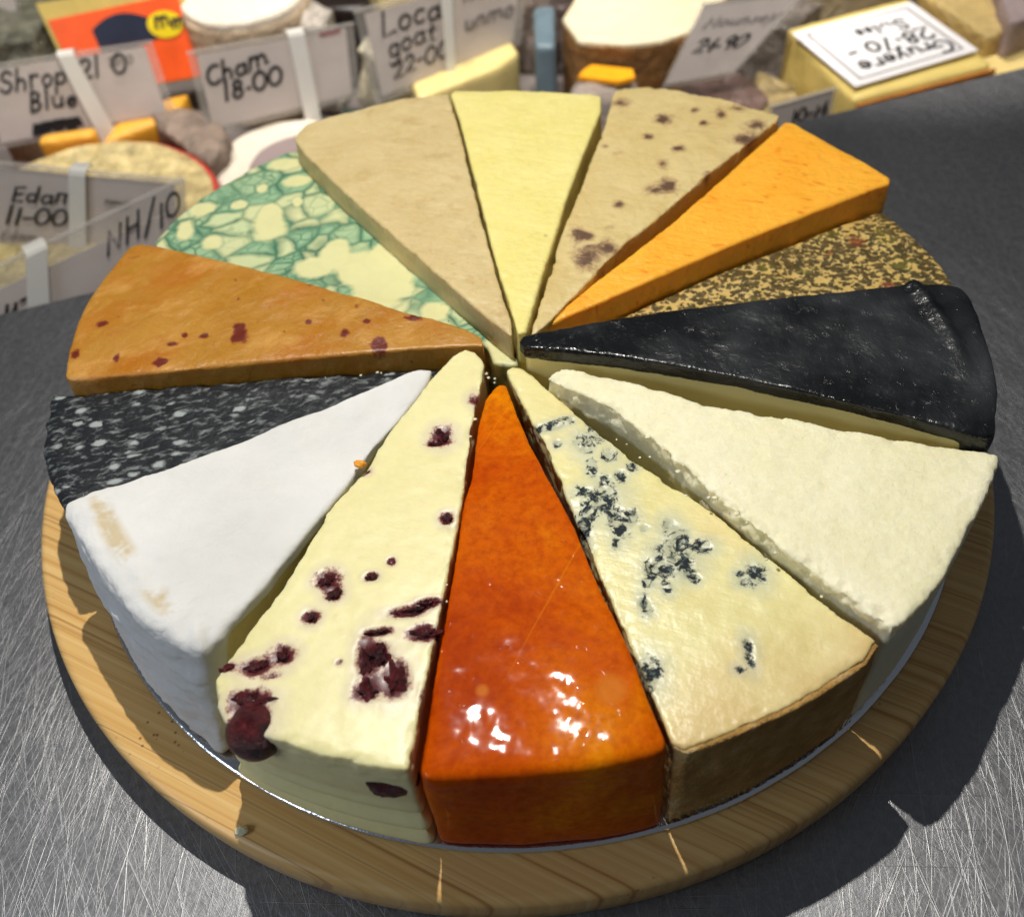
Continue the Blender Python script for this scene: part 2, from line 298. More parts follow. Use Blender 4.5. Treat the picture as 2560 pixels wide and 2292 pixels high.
def m_marble():
    t = NT('charcoal_marbled_cheese', .36)
    v = t.warp(.03, 14, det=5)
    v2 = t.map((24, 46, 26), (0, 0, -.12), v=t.warp(.012, 60, v))
    a = t.vor(1, v2, rnd=1)
    sz = t.vor(1, v2, out='Color'); sx = t.sep(sz)
    thr = t.math('MULTIPLY', t.math('SUBTRACT', sx[0], .12), .56)
    big = t.math('MULTIPLY', t.math('SUBTRACT', thr, t.math('ADD', a, t.math('MULTIPLY', t.math('SUBTRACT', t.noise(70, 3), .5), .12))), 5, True)
    v3 = t.map((34, 84, 40), (0, 0, -.2), v=v)
    b_ = t.ramp(t.noise(1, 5, .65, v=v3), [(.52, 0), (.66, .42)])
    m = t.math('MAXIMUM', t.math('MULTIPLY', big, .85), b_)
    col = t.mix(m, L(28, 31, 35), L(172, 178, 176))
    return t.fin(col, t.bump(t.noise(50, 5, .7), .3, .01), sss=.12, srad=(1, 1, 1))
def m_smoked():
    t, col, nb = cheese('smoked_brown_cheese', L(168, 114, 22), L(188, 136, 54), bumpk=.16, mottle=5)
    k = t.ramp(t.noise(4, 5, .65, v=t.map((1, 2, 1), (0, 0, -.4))), [(.46, 0), (.66, .8)]); col = t.mix(k, col, L(176, 102, 8))
    k = t.ramp(t.noise(7, 5, .7, v=t.map((1, 1.8, 1), (0, 0, -.5), (5, 2, 0))), [(.52, 0), (.68, .6)]); col = t.mix(k, col, L(212, 160, 86))
    s_ = t.attr('spot'); n1 = t.math('MULTIPLY', t.math('SUBTRACT', t.noise(38, 6, .75), .5), 3.2)
    a = t.math('ADD', s_, n1)
    col = t.mix(t.ramp(t.math('MULTIPLY', a, .4), [(.40, .8), (.54, 0)]), col, L(132, 48, 26))
    col = t.mix(t.ramp(t.math('MULTIPLY', a, .4), [(.3, .85), (.42, 0)]), col, L(96, 20, 12))
    col = t.mix(t.ramp(t.vor(13, t.warp(.05, 30)), [(.035, .9), (.09, 0)]), col, L(120, 50, 26))
    t.b.inputs['Coat Weight'].default_value = .25; t.b.inputs['Coat Roughness'].default_value = .3
    return t.fin(col, t.bump(t.noise(16, 6, .68, .4), .30, .03, nb), rough=.40, sss=.4, srad=(1, .45, .12))
def m_green():
    t = NT('green_veined_cheese', .42)
    v = t.map((1, 1.25, 1), (0, 0, -.5), v=t.warp(.030, 10, t.warp(.06, 4.5)))
    cream = t.mix(t.noise(6, 3), L(216, 211, 152), L(226, 222, 170))
    cc = t.sep(t.vor(12, v, out='Color'))
    pale = t.mix(t.ramp(cc[0], [(.45, 0), (.60, 1)]), t.mix(t.noise(14, 4, .6), L(128, 168, 132), L(176, 202, 160)), t.mix(cc[1], L(196, 208, 160), L(218, 216, 164)))
    e1 = t.vor(12, v, 'DISTANCE_TO_EDGE'); e2 = t.vor(27, v, 'DISTANCE_TO_EDGE')
    vein = t.math('MAXIMUM', t.ramp(e1, [(.0, 1), (.05, .55), (.16, 0)]), t.math('MULTIPLY', t.ramp(e2, [(0, .9), (.12, 0)]), t.math('MULTIPLY', t.ramp(cc[0], [(.5, 1), (.62, 0)]), t.ramp(t.noise(6, 2), [(.36, .2), (.52, 1)]))))
    vein = t.math('MULTIPLY', vein, t.ramp(t.noise(6, 4, .6, v=t.map((1, 1, 1), (0, 0, 0), (4, 4, 4))), [(.34, .45), (.54, 1)]))
    vein = t.math('MAXIMUM', vein, t.ramp(t.noise(11, 6, .7), [(.55, 0), (.66, .65)]))
    gc = t.mix(t.noise(18, 3), L(28, 88, 68), L(64, 126, 98))
    col = t.mix(vein, pale, gc)
    s_ = t.math('ADD', t.attr('spot'), t.math('MULTIPLY', t.math('SUBTRACT', t.noise(9, 4, .6), .5), 1.4))
    inside = t.ramp(s_, [(.70, .95), (1.0, 0)])
    ring = t.ramp(s_, [(.80, 0), (1.0, .25), (1.0, .25)])
    ring = t.math('MULTIPLY', ring, t.ramp(t.math('MULTIPLY', s_, .5), [(.52, 1), (.60, 0)]))
    col = t.mix(ring, col, gc)
    col = t.mix(inside, col, cream)
    k = t.math('MULTIPLY', t.ramp(t.vor(22, t.warp(.03, 30)), [(.03, 1), (.10, 0)]), t.ramp(t.noise(8, 2), [(.5, 0), (.58, 1)]))
    col = t.mix(t.math('MULTIPLY', k, .9), col, L(28, 44, 30))
    return t.fin(col, t.bump(t.noise(50, 5, .7), .15, .01), sss=.4, srad=(1, .9, .6))
def m_bamboo():
    t = NT('bamboo', .42)
    v = t.map((1, 1, 1), (0, 0, math.radians(31)))
    x = t.map((.04, 58, 1), v=v)
    a = t.noise(1, 3, .5, v=x)
    col = t.ramp(a, [(.30, L(186, 132, 66)), (.44, L(216, 168, 98)), (.58, L(230, 188, 120)), (.8, L(236, 198, 134))])
    fine = t.noise(1, 3, .6, v=t.map((.5, 120, 2), v=v))
    col = t.mix(t.ramp(fine, [(.56, 0), (.66, .7)]), col, L(150, 96, 42))
    wn = t.n('ShaderNodeTexWhiteNoise', noise_dimensions='1D'); t.l(t.math('FLOOR', t.math('MULTIPLY', t.sep(v)[1], 9.5)), wn.inputs['W'])
    hs = wn.outputs['Value']
    col = t.mix(t.math('MULTIPLY', hs, .30), col, L(232, 190, 124))
    kn = t.math('MULTIPLY', t.ramp(t.vor(60), [(.10, 1), (.25, 0)]), t.ramp(t.noise(3.5, 2), [(.60, 0), (.66, 1)]))
    col = t.mix(t.math('MULTIPLY', kn, .7), col, L(96, 52, 22))
    return t.fin(col, rough=.4)
def scratches(t, dirs, thr, seed):
    out = None
    for i, a in enumerate(dirs):
        v = t.map((2.0 + .9 * (i % 3), 210 + 60 * (i % 4), 1), (0, 0, a), (seed + i * 7.3, i * 3.1, 0), v=t.warp(.05, .8))
        n = t.ramp(t.noise(1, 2, .5, v=v), [(thr, 0), (thr + .07, 1)])
        out = n if out is None else t.math('MAXIMUM', out, n)
    return out
def m_steel():
    t = NT('scratched_steel', .38, Metallic=.95)
    base = t.ramp(t.noise(2.2, 4, .6), [(.3, (.27, .27, .28)), (.7, (.33, .33, .34))])
    s1 = scratches(t, [1.45, 1.62, 1.9, 1.25, 1.75, 2.2, 1.0], .64, 3)
    s2 = scratches(t, [.1, .75, 2.75, 1.75, 2.1], .68, 31)
    mot = t.noise(60, 5, .75)
    col = t.mix(t.math('MULTIPLY', s1, .34), base, (.50, .49, .48)); col = t.mix(t.math('MULTIPLY', s2, .25), col, (.48, .47, .46))
    col = t.mix(t.ramp(mot, [(.35, .30), (.6, 0)]), col, (.10, .10, .11))
    h = t.math('ADD', t.math('ADD', s1, s2), t.math('MULTIPLY', mot, .9))
    rg = t.math('ADD', .36, t.math('MULTIPLY', mot, .20))
    return t.fin(col, t.bump(h, .24, .005), rough=rg)
def m_foil():
    t = NT('silver_foil', .2, Metallic=1.0)
    return t.fin((.78, .80, .84), t.bump(t.noise(50, 3, .6), .15, .01))
def plain(name, col, rough=.6, bump=0, var=.12, sss=0, **kw):
    t = NT(name, rough, **kw)
    f = t.noise(8, 4, .6)
    c = t.mix(t.ramp(f, [(.3, 0), (.7, 1)]), tuple(x * (1 - var) for x in col), tuple(min(1, x * (1 + var)) for x in col))
    nb = t.bump(t.noise(14, 5, .6, 1.), bump, .05) if bump else None
    if nb and kw.get('Coat_Weight'): t.l(nb, t.b.inputs['Coat Normal'])
    return t.fin(c, nb, sss=sss)

# ------------------------------------------------------------------ wedge builder
def densify(P, step=.02):
    P = [np.array(p, float) for p in P]; out = []
    for a, b in zip(P, P[1:] + P[:1]):
        n = max(1, int(np.linalg.norm(b - a) / step))
        out += [a + (b - a) * k / n for k in range(n)]
    return np.array(out)
def area2(P): return sum(a[0] * b[1] - b[0] * a[1] for a, b in zip(P, np.roll(P, -1, 0))) / 2
def prism(P, z0, z1, rb=None, ztilt=0, bulge=0):
    """closed prism over outline P; rb = outer radius at the foot"""
    P = densify(P)
    if area2(P) < 0: P = P[::-1]
    r = np.hypot(P[:, 0], P[:, 1]); n = len(P)
    outer = np.clip((r - .79) / .08, 0, 1)
    lev = [0, .5, 1]; V = []
    for t_ in lev:
        k = np.ones(n)
        if rb: k = 1 + outer * (rb / np.maximum(r, .7) - 1) * (1 - t_)
        if bulge and t_ == .5: k = k + outer * bulge
        zz = z0 + (z1 + ztilt * r - z0) * t_
        V.append(np.c_[P[:, 0] * k, P[:, 1] * k, np.broadcast_to(zz, n)])
    F = []
    for q in range(len(lev) - 1):
        for i in range(n):
            j = (i + 1) % n; F.append((q * n + i, q * n + j, (q + 1) * n + j, (q + 1) * n + i))
    F.append(tuple(range(n))[::-1]); F.append(tuple((len(lev) - 1) * n + i for i in range(n)))
    return np.vstack(V), F
def offset(P, d):
    """grow (+) or shrink (-) a counter-clockwise outline"""
    P = densify(P)
    if area2(P) < 0: P = P[::-1]
    T = np.roll(P, -3, 0) - np.roll(P, 3, 0); T /= np.linalg.norm(T, axis=1)[:, None] + 1e-9
    return P + np.c_[T[:, 1], -T[:, 0]] * d
def remesh(parts, voxel, smooth_it=3, mask=None, extra=0):
    V = []; F = []; k = 0
    for v, f in parts:
        V.append(v); F += [tuple(i + k for i in q) for q in f]; k += len(v)
    me = bpy.data.meshes.new('tmp'); me.from_pydata([tuple(v) for v in np.vstack(V)], [], F); me.update()
    o = bpy.data.objects.new('tmp', me); C.objects.link(o)
    m = o.modifiers.new('r', 'REMESH'); m.mode = 'VOXEL'; m.voxel_size = voxel; m.adaptivity = 0
    dg = bpy.context.evaluated_depsgraph_get(); e = o.evaluated_get(dg); em = e.to_mesh()
    n = len(em.vertices); co = np.empty(n * 3, np.float32); em.vertices.foreach_get('co', co); co = co.reshape(-1, 3).astype(float)
    faces = [tuple(p.vertices) for p in em.polygons]
    ed = np.empty(len(em.edges) * 2, np.int32); em.edges.foreach_get('vertices', ed); ed = ed.reshape(-1, 2)
    e.to_mesh_clear(); bpy.data.objects.remove(o); bpy.data.meshes.remove(me)
    deg = np.bincount(ed.ravel(), minlength=n)[:, None]
    def lap(c, w_):
        s_ = np.zeros_like(c)
        for a in range(3): s_[:, a] = np.bincount(ed[:, 0], c[ed[:, 1], a], n) + np.bincount(ed[:, 1], c[ed[:, 0], a], n)
        return c + w_ * (s_ / deg - c)
    for _ in range(smooth_it): co = lap(co, .5)
    if extra:
        w_ = mask(co)[:, None] * .6
        for _ in range(extra): co = lap(co, w_)
    return co, faces
def normals(co, faces):
    F = np.array([f[:4] if len(f) >= 4 else (*f, f[-1]) for f in faces])
    nf = np.cross(co[F[:, 2]] - co[F[:, 0]], co[F[:, 3]] - co[F[:, 1]])
    N = np.zeros_like(co)
    for k in range(4): 
        for a in range(3): N[:, a] += np.bincount(F[:, k], nf[:, a], len(co))
    return N / (np.linalg.norm(N, axis=1)[:, None] + 1e-12)
def dist_outline(co, P):
    P = densify(P, .05); A = P; B = np.roll(P, -1, 0); d = np.full(len(co), 9.)
    X = co[:, :2]
    for a, b in zip(A, B):
        ab = b - a; t_ = np.clip(((X - a) @ ab) / (ab @ ab + 1e-12), 0, 1)
        d = np.minimum(d, np.hypot(*(X - a - t_[:, None] * ab).T))
    return d
def spotfield(co, spots, ztop, grow=1.25):
    F_ = np.full(len(co), 1e-12)
    for x, y, rx, ry, k in spots:
        rr = max(.007, rx * grow), max(.007, ry * grow)
        d = np.sqrt(((co[:, 0] - x) / rr[0]) ** 2 + ((co[:, 1] - y) / rr[1]) ** 2 + ((co[:, 2] - ztop) / (1.2 * max(rr))) ** 2)
        F_ += np.exp(-1.1 * (d + (1 - k) * .9) ** 2)
    return np.sqrt(np.maximum(-np.log(np.minimum(F_, 1)) / 1.1, 0))
def finish(co, faces, P, z1, lump=.0015, fine=.0006, crumb=0, crumb_w=.03, pits=0, seed=1, topdetail=0, onesided=None):
    N = normals(co, faces); e = dist_outline(co, P)
    d = lump * fbm(co, 9, 3, seed) + fine * fbm(co, 55, 3, seed + 5)
    if crumb:
        top = np.clip((co[:, 2] - (z1 - .07)) / .05, 0, 1)
        wgt = np.clip(1 - e / crumb_w, 0, 1) * top
        if onesided is not None: wgt = wgt * onesided(co)
        c = fbm(co, 30, 4, seed + 9)
        d = d - crumb * wgt * np.clip(c + .15, 0, 1) * 1.8 + crumb * .45 * wgt * fbm(co, 70, 3, seed + 3)
    if pits: d = d - pits * np.clip(fbm(co, 40, 3, seed + 11) - .45, 0, 1)
    co = co + N * d[:, None]; co[:, 2] = np.maximum(co[:, 2], .0134)
    return co, N
VOX = .0043
def wedge(name, label, P, z1, mat, rb=None, ztilt=0, spots=None, smooth_it=2, extra=0, emask=None, z0=.013, part='cheese_body', voxel=VOX, bulge=0, grow=1.25, **fk):
    P = np.array(P, float); c = P.mean(0)
    root = thing('cheese_wedge', (c[0], c[1], .012), label, 'cheese', 'cheese wedges set in a ring on the silver board')
    co, fa = remesh([prism(P, z0, z1, rb, ztilt, bulge)], voxel, smooth_it, emask, extra)
    co, N = finish(co, fa, P, z1, **fk)
    at = {'spot': spotfield(co, spots or [], z1, grow)}
    link(part, co, fa, mat, root, True, at)
    return root

RB = {}
# plans: counter-clockwise or clockwise outlines, units of the silver board's radius
PL = {
'beige': [(.004,-.050),(-.030,-.004),(-.168,.203),(-.378,.530),(-.480,.700),(-.508,.765),(-.500,.800),(-.480,.832),(-.420,.856),(-.357,.873),(-.290,.893),(-.222,.912),(-.099,.915),(-.080,.778),(-.064,.616),(-.040,.375),(-.016,.145),(-.004,.066),(.006,.000)],
'yellow': [(.014,-.048),(.034,-.045),(.075,.100),(.178,.433),(.242,.613),(.296,.760),(.305,.825),(.290,.834),(.204,.862),(.072,.893),(-.083,.918),(-.094,.905),(-.074,.778),(-.034,.375),(-.010,.145),(.002,.066)],
'fruit': [(.040,-.040),(.052,-.036),(.095,.010),(.183,.118),(.284,.238),(.386,.330),(.520,.470),(.611,.549),(.736,.665),(.746,.690),(.689,.735),(.627,.782),(.538,.835),(.476,.868),(.410,.884),(.352,.884),(.338,.850),(.301,.726),(.260,.607),(.145,.300),(.085,.100),(.060,.030)],
'cheddar': [(.063,-.018),(.078,-.004),(.116,.018),(.203,.059),(.353,.130),(.541,.217),(.735,.299),(.903,.367),(.938,.378),(.945,.400),(.904,.474),(.838,.571),(.780,.664),(.757,.675),(.727,.640),(.567,.476),(.414,.319),(.247,.170),(.193,.122),(.127,.060)],
'herb': [(.085,-.012),(.110,-.036),(.344,-.028),(.658,-.021),(.980,-.018),(1.003,.0),(1.003,.085),(.999,.155),(.986,.220),(.961,.290),(.935,.362),(.905,.360),(.541,.209),(.353,.122),(.203,.051),(.116,.010)],
'blackwax': [(.020,-.084),(.030,-.070),(.344,-.039),(.536,-.033),(.801,-.030),(.916,-.033),(.942,-.045),(.950,-.079),(.946,-.147),(.930,-.246),(.905,-.332),(.880,-.400),(.866,-.442),(.845,-.446),(.779,-.410),(.588,-.312),(.438,-.241),(.298,-.184),(.211,-.151),(.112,-.123),(.030,-.102)],
'white': [(.060,-.160),(.075,-.144),(.100,-.137),(.131,-.143),(.247,-.200),(.362,-.264),(.476,-.311),(.589,-.355),(.697,-.398),(.784,-.430),(.866,-.453),(.884,-.462),(.868,-.492),(.833,-.541),(.753,-.639),(.678,-.729),(.599,-.790),(.574,-.806),(.560,-.785),(.510,-.721),(.411,-.594),(.327,-.471),(.254,-.355),(.180,-.258),(.099,-.196)],
'blue': [(-.014,-.092),(.000,-.078),(.034,-.107),(.062,-.155),(.098,-.207),(.149,-.278),(.237,-.395),(.342,-.509),(.429,-.632),(.510,-.747),(.557,-.800),(.527,-.833),(.478,-.860),(.430,-.884),(.363,-.910),(.298,-.932),(.255,-.944),(.208,-.957),(.190,-.945),(.172,-.864),(.151,-.783),(.129,-.680),(.101,-.562),(.067,-.399),(.045,-.308),(.025,-.240),(.005,-.170),(-.006,-.130)],
'orange': [(-.045,-.150),(-.034,-.138),(-.018,-.142),(-.001,-.230),(.017,-.309),(.046,-.401),(.083,-.518),(.112,-.653),(.140,-.766),(.163,-.866),(.184,-.945),(.178,-.962),(.058,-.979),(-.067,-.979),(-.200,-.974),(-.215,-.962),(-.201,-.900),(-.186,-.825),(-.166,-.709),(-.144,-.581),(-.121,-.459),(-.103,-.383),(-.090,-.296),(-.080,-.234),(-.065,-.180)],
'cran': [(-.127,-.057),(-.096,-.034),(-.076,-.046),(-.062,-.069),(-.060,-.094),(-.070,-.152),(-.084,-.210),(-.100,-.308),(-.113,-.393),(-.132,-.498),(-.156,-.617),(-.180,-.736),(-.200,-.824),(-.226,-.958),(-.258,-.953),(-.314,-.937),(-.375,-.914),(-.433,-.889),(-.485,-.869),(-.523,-.850),(-.543,-.815),(-.550,-.768),(-.541,-.740),(-.496,-.672),(-.457,-.609),(-.418,-.533),(-.375,-.441),(-.306,-.337),(-.252,-.236),(-.179,-.122)],
'brie': [(-.199,-.090),(-.172,-.095),(-.184,-.132),(-.231,-.212),(-.291,-.292),(-.338,-.375),(-.397,-.459),(-.480,-.589),(-.532,-.655),(-.575,-.712),(-.640,-.680),(-.706,-.625),(-.790,-.530),(-.852,-.434),(-.893,-.352),(-.867,-.338),(-.773,-.320),(-.678,-.292),(-.583,-.256),(-.436,-.195),(-.309,-.139)],
'marble': [(-.060,-.046),(-.238,-.034),(-.513,-.028),(-.735,-.025),(-.960,-.022),(-1.000,-.010),(-1.006,-.040),(-.999,-.105),(-.985,-.191),(-.965,-.242),(-.934,-.300),(-.909,-.340),(-.880,-.332),(-.773,-.304),(-.583,-.242),(-.309,-.128),(-.120,-.058)],
'smoked': [(-.056,-.036),(-.060,-.005),(-.093,.026),(-.231,.102),(-.403,.199),(-.584,.297),(-.840,.422),(-.873,.434),(-.892,.424),(-.912,.383),(-.940,.314),(-.960,.237),(-.970,.154),(-.972,.073),(-.965,-.005),(-.950,-.020),(-.717,-.022),(-.502,-.020),(-.285,-.023),(-.177,-.025),(-.080,-.032)],
'green': [(-.040,-.050),(-.008,-.062),(.012,-.060),(.010,-.040),(-.034,.008),(-.061,.090),(-.160,.237),(-.265,.414),(-.363,.571),(-.468,.740),(-.519,.822),(-.545,.822),(-.636,.762),(-.710,.696),(-.757,.649),(-.812,.572),(-.852,.485),(-.840,.432),(-.584,.307),(-.403,.207),(-.231,.112),(-.080,.034),(-.050,.0)],
}

# ------------------------------------------------------------------ setting: counter and cabinet
TW = .1176
def lathe(prof, cx, cy, n=160):
    V = []; F = []
    for r, z in prof:
        for i in range(n):
            a = 2 * math.pi * i / n; V.append((cx + r * math.cos(a), cy + r * math.sin(a), z))
    m = len(prof)
    for q in range(m - 1):
        for i in range(n):
            j = (i + 1) % n; F.append((q * n + i, q * n + j, (q + 1) * n + j, (q + 1) * n + i))
    F.append(tuple(range(n))[::-1]); F.append(tuple((m - 1) * n + i for i in range(n)))
    return V, F
def box_poly(P, z0, z1):
    n = len(P); V = [(x, y, z0) for x, y in P] + [(x, y, z1) for x, y in P]
    F = [tuple(range(n))[::-1], tuple(range(n, 2 * n))] + [(i, (i + 1) % n, n + (i + 1) % n, n + i) for i in range(n)]
    return V, F
steel = m_steel()
ex, ey = 4.5, 1.06
def tedge(x): return .749 + (x + 1.485) * .2366
V, F = box_poly([(-6, -6), (6, -6), (6, tedge(6)), (-6, tedge(-6))], -TW - .12, -TW)
tag(link('counter_top', V, F, steel), kind='structure')
V, F = box_poly([(-9, tedge(-9) + .02), (9, tedge(9) + .02), (9, 9), (-9, 9)], -.62, -.57)
tag(link('cabinet_floor', V, F, plain('grey_case_lining', L(120, 112, 108), .5)), kind='structure')
V, F = box_poly([(-9, 4.6), (9, 4.6), (9, 4.8), (-9, 4.8)], -.57, 2.0)
tag(link('cabinet_back', V, F, plain('dark_case_back', L(110, 100, 92), .5)), kind='structure')

# ------------------------------------------------------------------ board and cake board
prof = [(.6, -TW), (1.080, -TW), (1.096, -TW + .004), (1.104, -TW + .014), (1.109, -.060), (1.111, -.020), (1.109, -.010), (1.103, -.003), (1.094, 0), (.6, 0)]
V, F = lathe(prof, -.0227, .0317)
b = link('serving_board', V, F, m_bamboo(), None, True)
tag(b, 'round bamboo serving board lying on the steel counter', 'board')
prof = [(.5, .0005), (.984, .0005), (.993, .003), (.996, .0075), (.994, .011), (.988, .0125), (.5, .0125)]
V, F = lathe(prof, 0, 0, 240)
Va = np.array(V); Va[:, :2] *= (1 + .0012 * fbm(Va, 12, 3, 4))[:, None]
b = link('cake_board', Va, F, m_foil(), None, True)
tag(b, 'thin round silver foil cake board under the ring of cheeses', 'cake board')

# ------------------------------------------------------------------ the fourteen wedges
wedge('w', 'plain beige smooth wedge between the green veined one and the pale yellow one', PL['beige'], .36, m_beige(), crumb=.0025, lump=.001, seed=1)
wedge('w', 'plain pale yellow wedge at the back of the ring, beside the plain beige one', PL['yellow'], .365, m_yellow(), crumb=.0015, lump=.001, seed=2)
wedge('w', 'beige wedge speckled with dark purple fruit, between pale yellow and bright orange wedges', PL['fruit'], .345, m_fruit(), spots=FRUIT, lump=.0015, fine=.001, crumb=.004, pits=.004, seed=3)
wedge('w', 'bright orange yellow cheddar wedge with tiny darker flecks', PL['cheddar'], .335, m_cheddar(), lump=.001, crumb=.001, smooth_it=4, seed=4)
wedge('w', 'wedge crusted with green and brown dried herbs, next to the black waxed wedge', PL['herb'], .268, m_herb(), spots=HERBRED, lump=.004, fine=.002, seed=5, extra=14, emask=lambda c: np.clip((np.hypot(c[:, 0], c[:, 1]) - .88) / .06, 0, 1))

outer_mask = lambda a, b_: (lambda c: np.clip((np.hypot(c[:, 0], c[:, 1]) - a) / (b_ - a), 0, 1))
# black wax: cream paste under a glossy black coat
P = np.array(PL['blackwax']); c = P.mean(0)
root = thing('cheese_wedge', (c[0], c[1], .012), 'wedge coated in glossy black wax with its cream inside showing on the cut side', 'cheese', 'cheese wedges set in a ring on the silver board')
co, fa = remesh([prism(offset(P, -.006), .013, .362, .955)], VOX, 3)
co, N = finish(co, fa, P, .362, seed=6)
link('cheese_paste', co, fa, cheese('cream_paste', L(214, 192, 112), L(224, 206, 134), bumpk=.06)[0].fin(L(236, 220, 152), sss=.5, srad=(1, .75, .25)), root, True)
r_ = np.hypot(*P.T); oi = [i for i in range(len(P)) if r_[i] > .90]
arc = P[oi[0]:oi[-1] + 1]
band = np.vstack([arc * 1.010, (arc * .955)[::-1]])
co, fa = remesh([prism(offset(P, .004), .345, .380, None), prism(band, .013, .37, .97)], VOX, 2, outer_mask(.84, .92), 16)
co, N = finish(co, fa, P, .38, lump=.006, fine=.0010, seed=7)
ang_ = np.degrees(np.arctan2(co[:, 1], co[:, 0])); fold = np.clip((ang_ + 20) / 8, 0, 1) * np.exp(-((np.hypot(co[:, 0], co[:, 1]) - .862 - (-3 - ang_) * .0035 - .02 * vnoise(co, 5, 3)) / .016) ** 2) * np.clip((co[:, 2] - .34) / .03, 0, 1)
co = co + N * (fold * .012)[:, None]
link('wax_coat', co, fa, m_blackwax(), root, True)

wedge('w', 'tall plain white crumbly wedge standing higher than the blue veined one', PL['white'], .342, m_white(), rb=.985, lump=.002, fine=.0004, crumb=.010, crumb_w=.035, onesided=lambda c: .38 + .62 * np.clip(1 - np.abs((c[:, 0] - .10) * .784 + (c[:, 1] + .196) * .620) / .07, 0, 1), seed=8, smooth_it=4, extra=10, emask=outer_mask(.80, .90), topdetail=1)
# blue: paste and brown rind on the outer face
P = np.array(PL['blue']); c = P.mean(0)
root = thing('cheese_wedge', (c[0], c[1], .012), 'cream wedge with dark blue mould veins and a brown rind on its outer face', 'cheese', 'cheese wedges set in a ring on the silver board')
co, fa = remesh([prism(P, .013, .305, .982)],   .0040, 3)
sp_ = spotfield(co, BLUE, .305, 1.45)
N = normals(co, fa)
pit = np.clip(1.5 - sp_, 0, 1) * np.clip(fbm(co, 42, 3, 5) + .25, -.25, 1.2)
co, N = finish(co, fa, P, .305, lump=.003, fine=.0003, crumb=.004, crumb_w=.02, seed=9)
co = co - N * (pit * .009)[:, None]
link('cheese_paste', co, fa, m_blue(), root, True, {'spot': sp_, 'rim': np.clip((np.hypot(co[:, 0], co[:, 1]) - .80) / .17, 0, 1) ** 1.6 * .85})
r_ = np.hypot(*P.T); oi = [i for i in range(len(P)) if r_[i] > .945]
arc = P[oi[0]:oi[-1] + 1]
band = np.vstack([arc * 1.008, (arc * .975)[::-1]])
co, fa = remesh([prism(band, .013, .300, .989)],   .0040, 3)
co, N = finish(co, fa, P, .30, lump=.004, fine=.0015, seed=10)
link('rind', co, fa, m_bluerind(), root, True)

wedge('w', 'glossy deep orange waxed wedge at the front of the ring', PL['orange'], .315, m_orange(), rb=.992, lump=.0035, fine=.0005, seed=11, smooth_it=5, extra=60, emask=outer_mask(.84, .93), part='wax_coat', spots=[(-.105, -.83, .012, .012, 1), (.105, -.85, .028, .03, 1)])

# cranberry
P = np.array(PL['cran']); c = P.mean(0)
root = thing('cheese_wedge', (c[0], c[1], .012), 'pale cream wedge studded with dark red cranberries', 'cheese', 'cheese wedges set in a ring on the silver board')
co, fa = remesh([prism(P, .013, .325, .985)],   .0040, 3, outer_mask(.85, .92), 8)
sp_ = spotfield(co, [(x, y, rx * (.7 if i in (17, 18) else 1), ry * (.7 if i in (17, 18) else 1), k) for i, (x, y, rx, ry, k) in enumerate(CRAN)], .325)
co, N = finish(co, fa, P, .325, lump=.002, fine=.0003, crumb=.004, crumb_w=.02, seed=12)
pit = np.clip(1.25 - sp_, 0, 1); co = co - N * (pit * .006 + np.clip(2.2 - sp_, 0, 1) * .001 * fbm(co, 40, 3, 8))[:, None]
low = np.clip((.20 - co[:, 2]) / .12, 0, 1) * np.clip((np.hypot(co[:, 0], co[:, 1]) - .9) / .03, 0, 1)
co = co + N * (low * .010 * np.sin(co[:, 2] * 95 + 2 * vnoise(co, 5, 2)))[:, None]
link('cheese_paste', co, fa, m_cran(), root, True, {'spot': sp_})
bm_ = m_berry()
def blob(x, y, z, rx, ry, rz, seed, amp=.35, sub=4, rot=0.):
    bm = bmesh.new(); bmesh.ops.create_icosphere(bm, subdivisions=sub, radius=1)
    V = np.array([v.co[:] for v in bm.verts]); F = [tuple(v.index for v in f.verts) for f in bm.faces]; bm.free()
    V = V * (1 + amp * fbm(V + seed * 3.7, 2.3, 5, seed))[:, None] * np.array([rx, ry, rz])
    ca, sa = math.cos(rot), math.sin(rot)
    V[:, :2] = V[:, :2] @ np.array([[ca, sa], [-sa, ca]])
    return V + np.array([x, y, z]), F
for k, (x, y, rx, ry, kk) in enumerate(CRAN):
    if kk < .9 or rx < .008: continue
    if k == 18: v, f = blob(-.484, -.852, .288, .048, .046, .050, 5, .05)
    else: v, f = blob(x, y, .325 - .009, rx * 1.0, ry * 1.0, .011, k + 3, 1.1, 4)
    link('cranberry', v, f, bm_, root, True)
v, f = blob(-.262, -.938, .235, .045, .022, .030, 55, .2); link('cranberry', v, f, bm_, root, True)

# brie style: soft paste with a white mould rind over top and outer face
P = np.array(PL['brie']); c = P.mean(0)
root = thing('cheese_wedge', (c[0], c[1], .012), 'soft wedge with a powdery white mould rind on top and outside', 'cheese', 'cheese wedges set in a ring on the silver board')
co, fa = remesh([prism(offset(P, -.007), .013, .318, .96)], VOX, 4)
co, N = finish(co, fa, P, .318, lump=.004, fine=.0015, seed=13)
link('cheese_paste', co, fa, m_briepaste(), root, True)
r_ = np.hypot(*P.T); oi = [i for i in range(len(P)) if r_[i] > .90]
arc = P[oi[0]:oi[-1] + 1]
band = np.vstack([arc * 1.004, (arc * .93)[::-1]])
co, fa = remesh([prism(offset(P, .002), .300, .330, None), prism(band, .013, .325, .990, 0, .004)], VOX, 3, outer_mask(.80, .92), 70)
co, N = finish(co, fa, P, .33, lump=.006, fine=.0010, seed=14)
e_ = np.exp(-((np.hypot(co[:, 0], co[:, 1]) - .895) / .022) ** 2) * np.clip((co[:, 2] - .22) / .06, 0, 1)
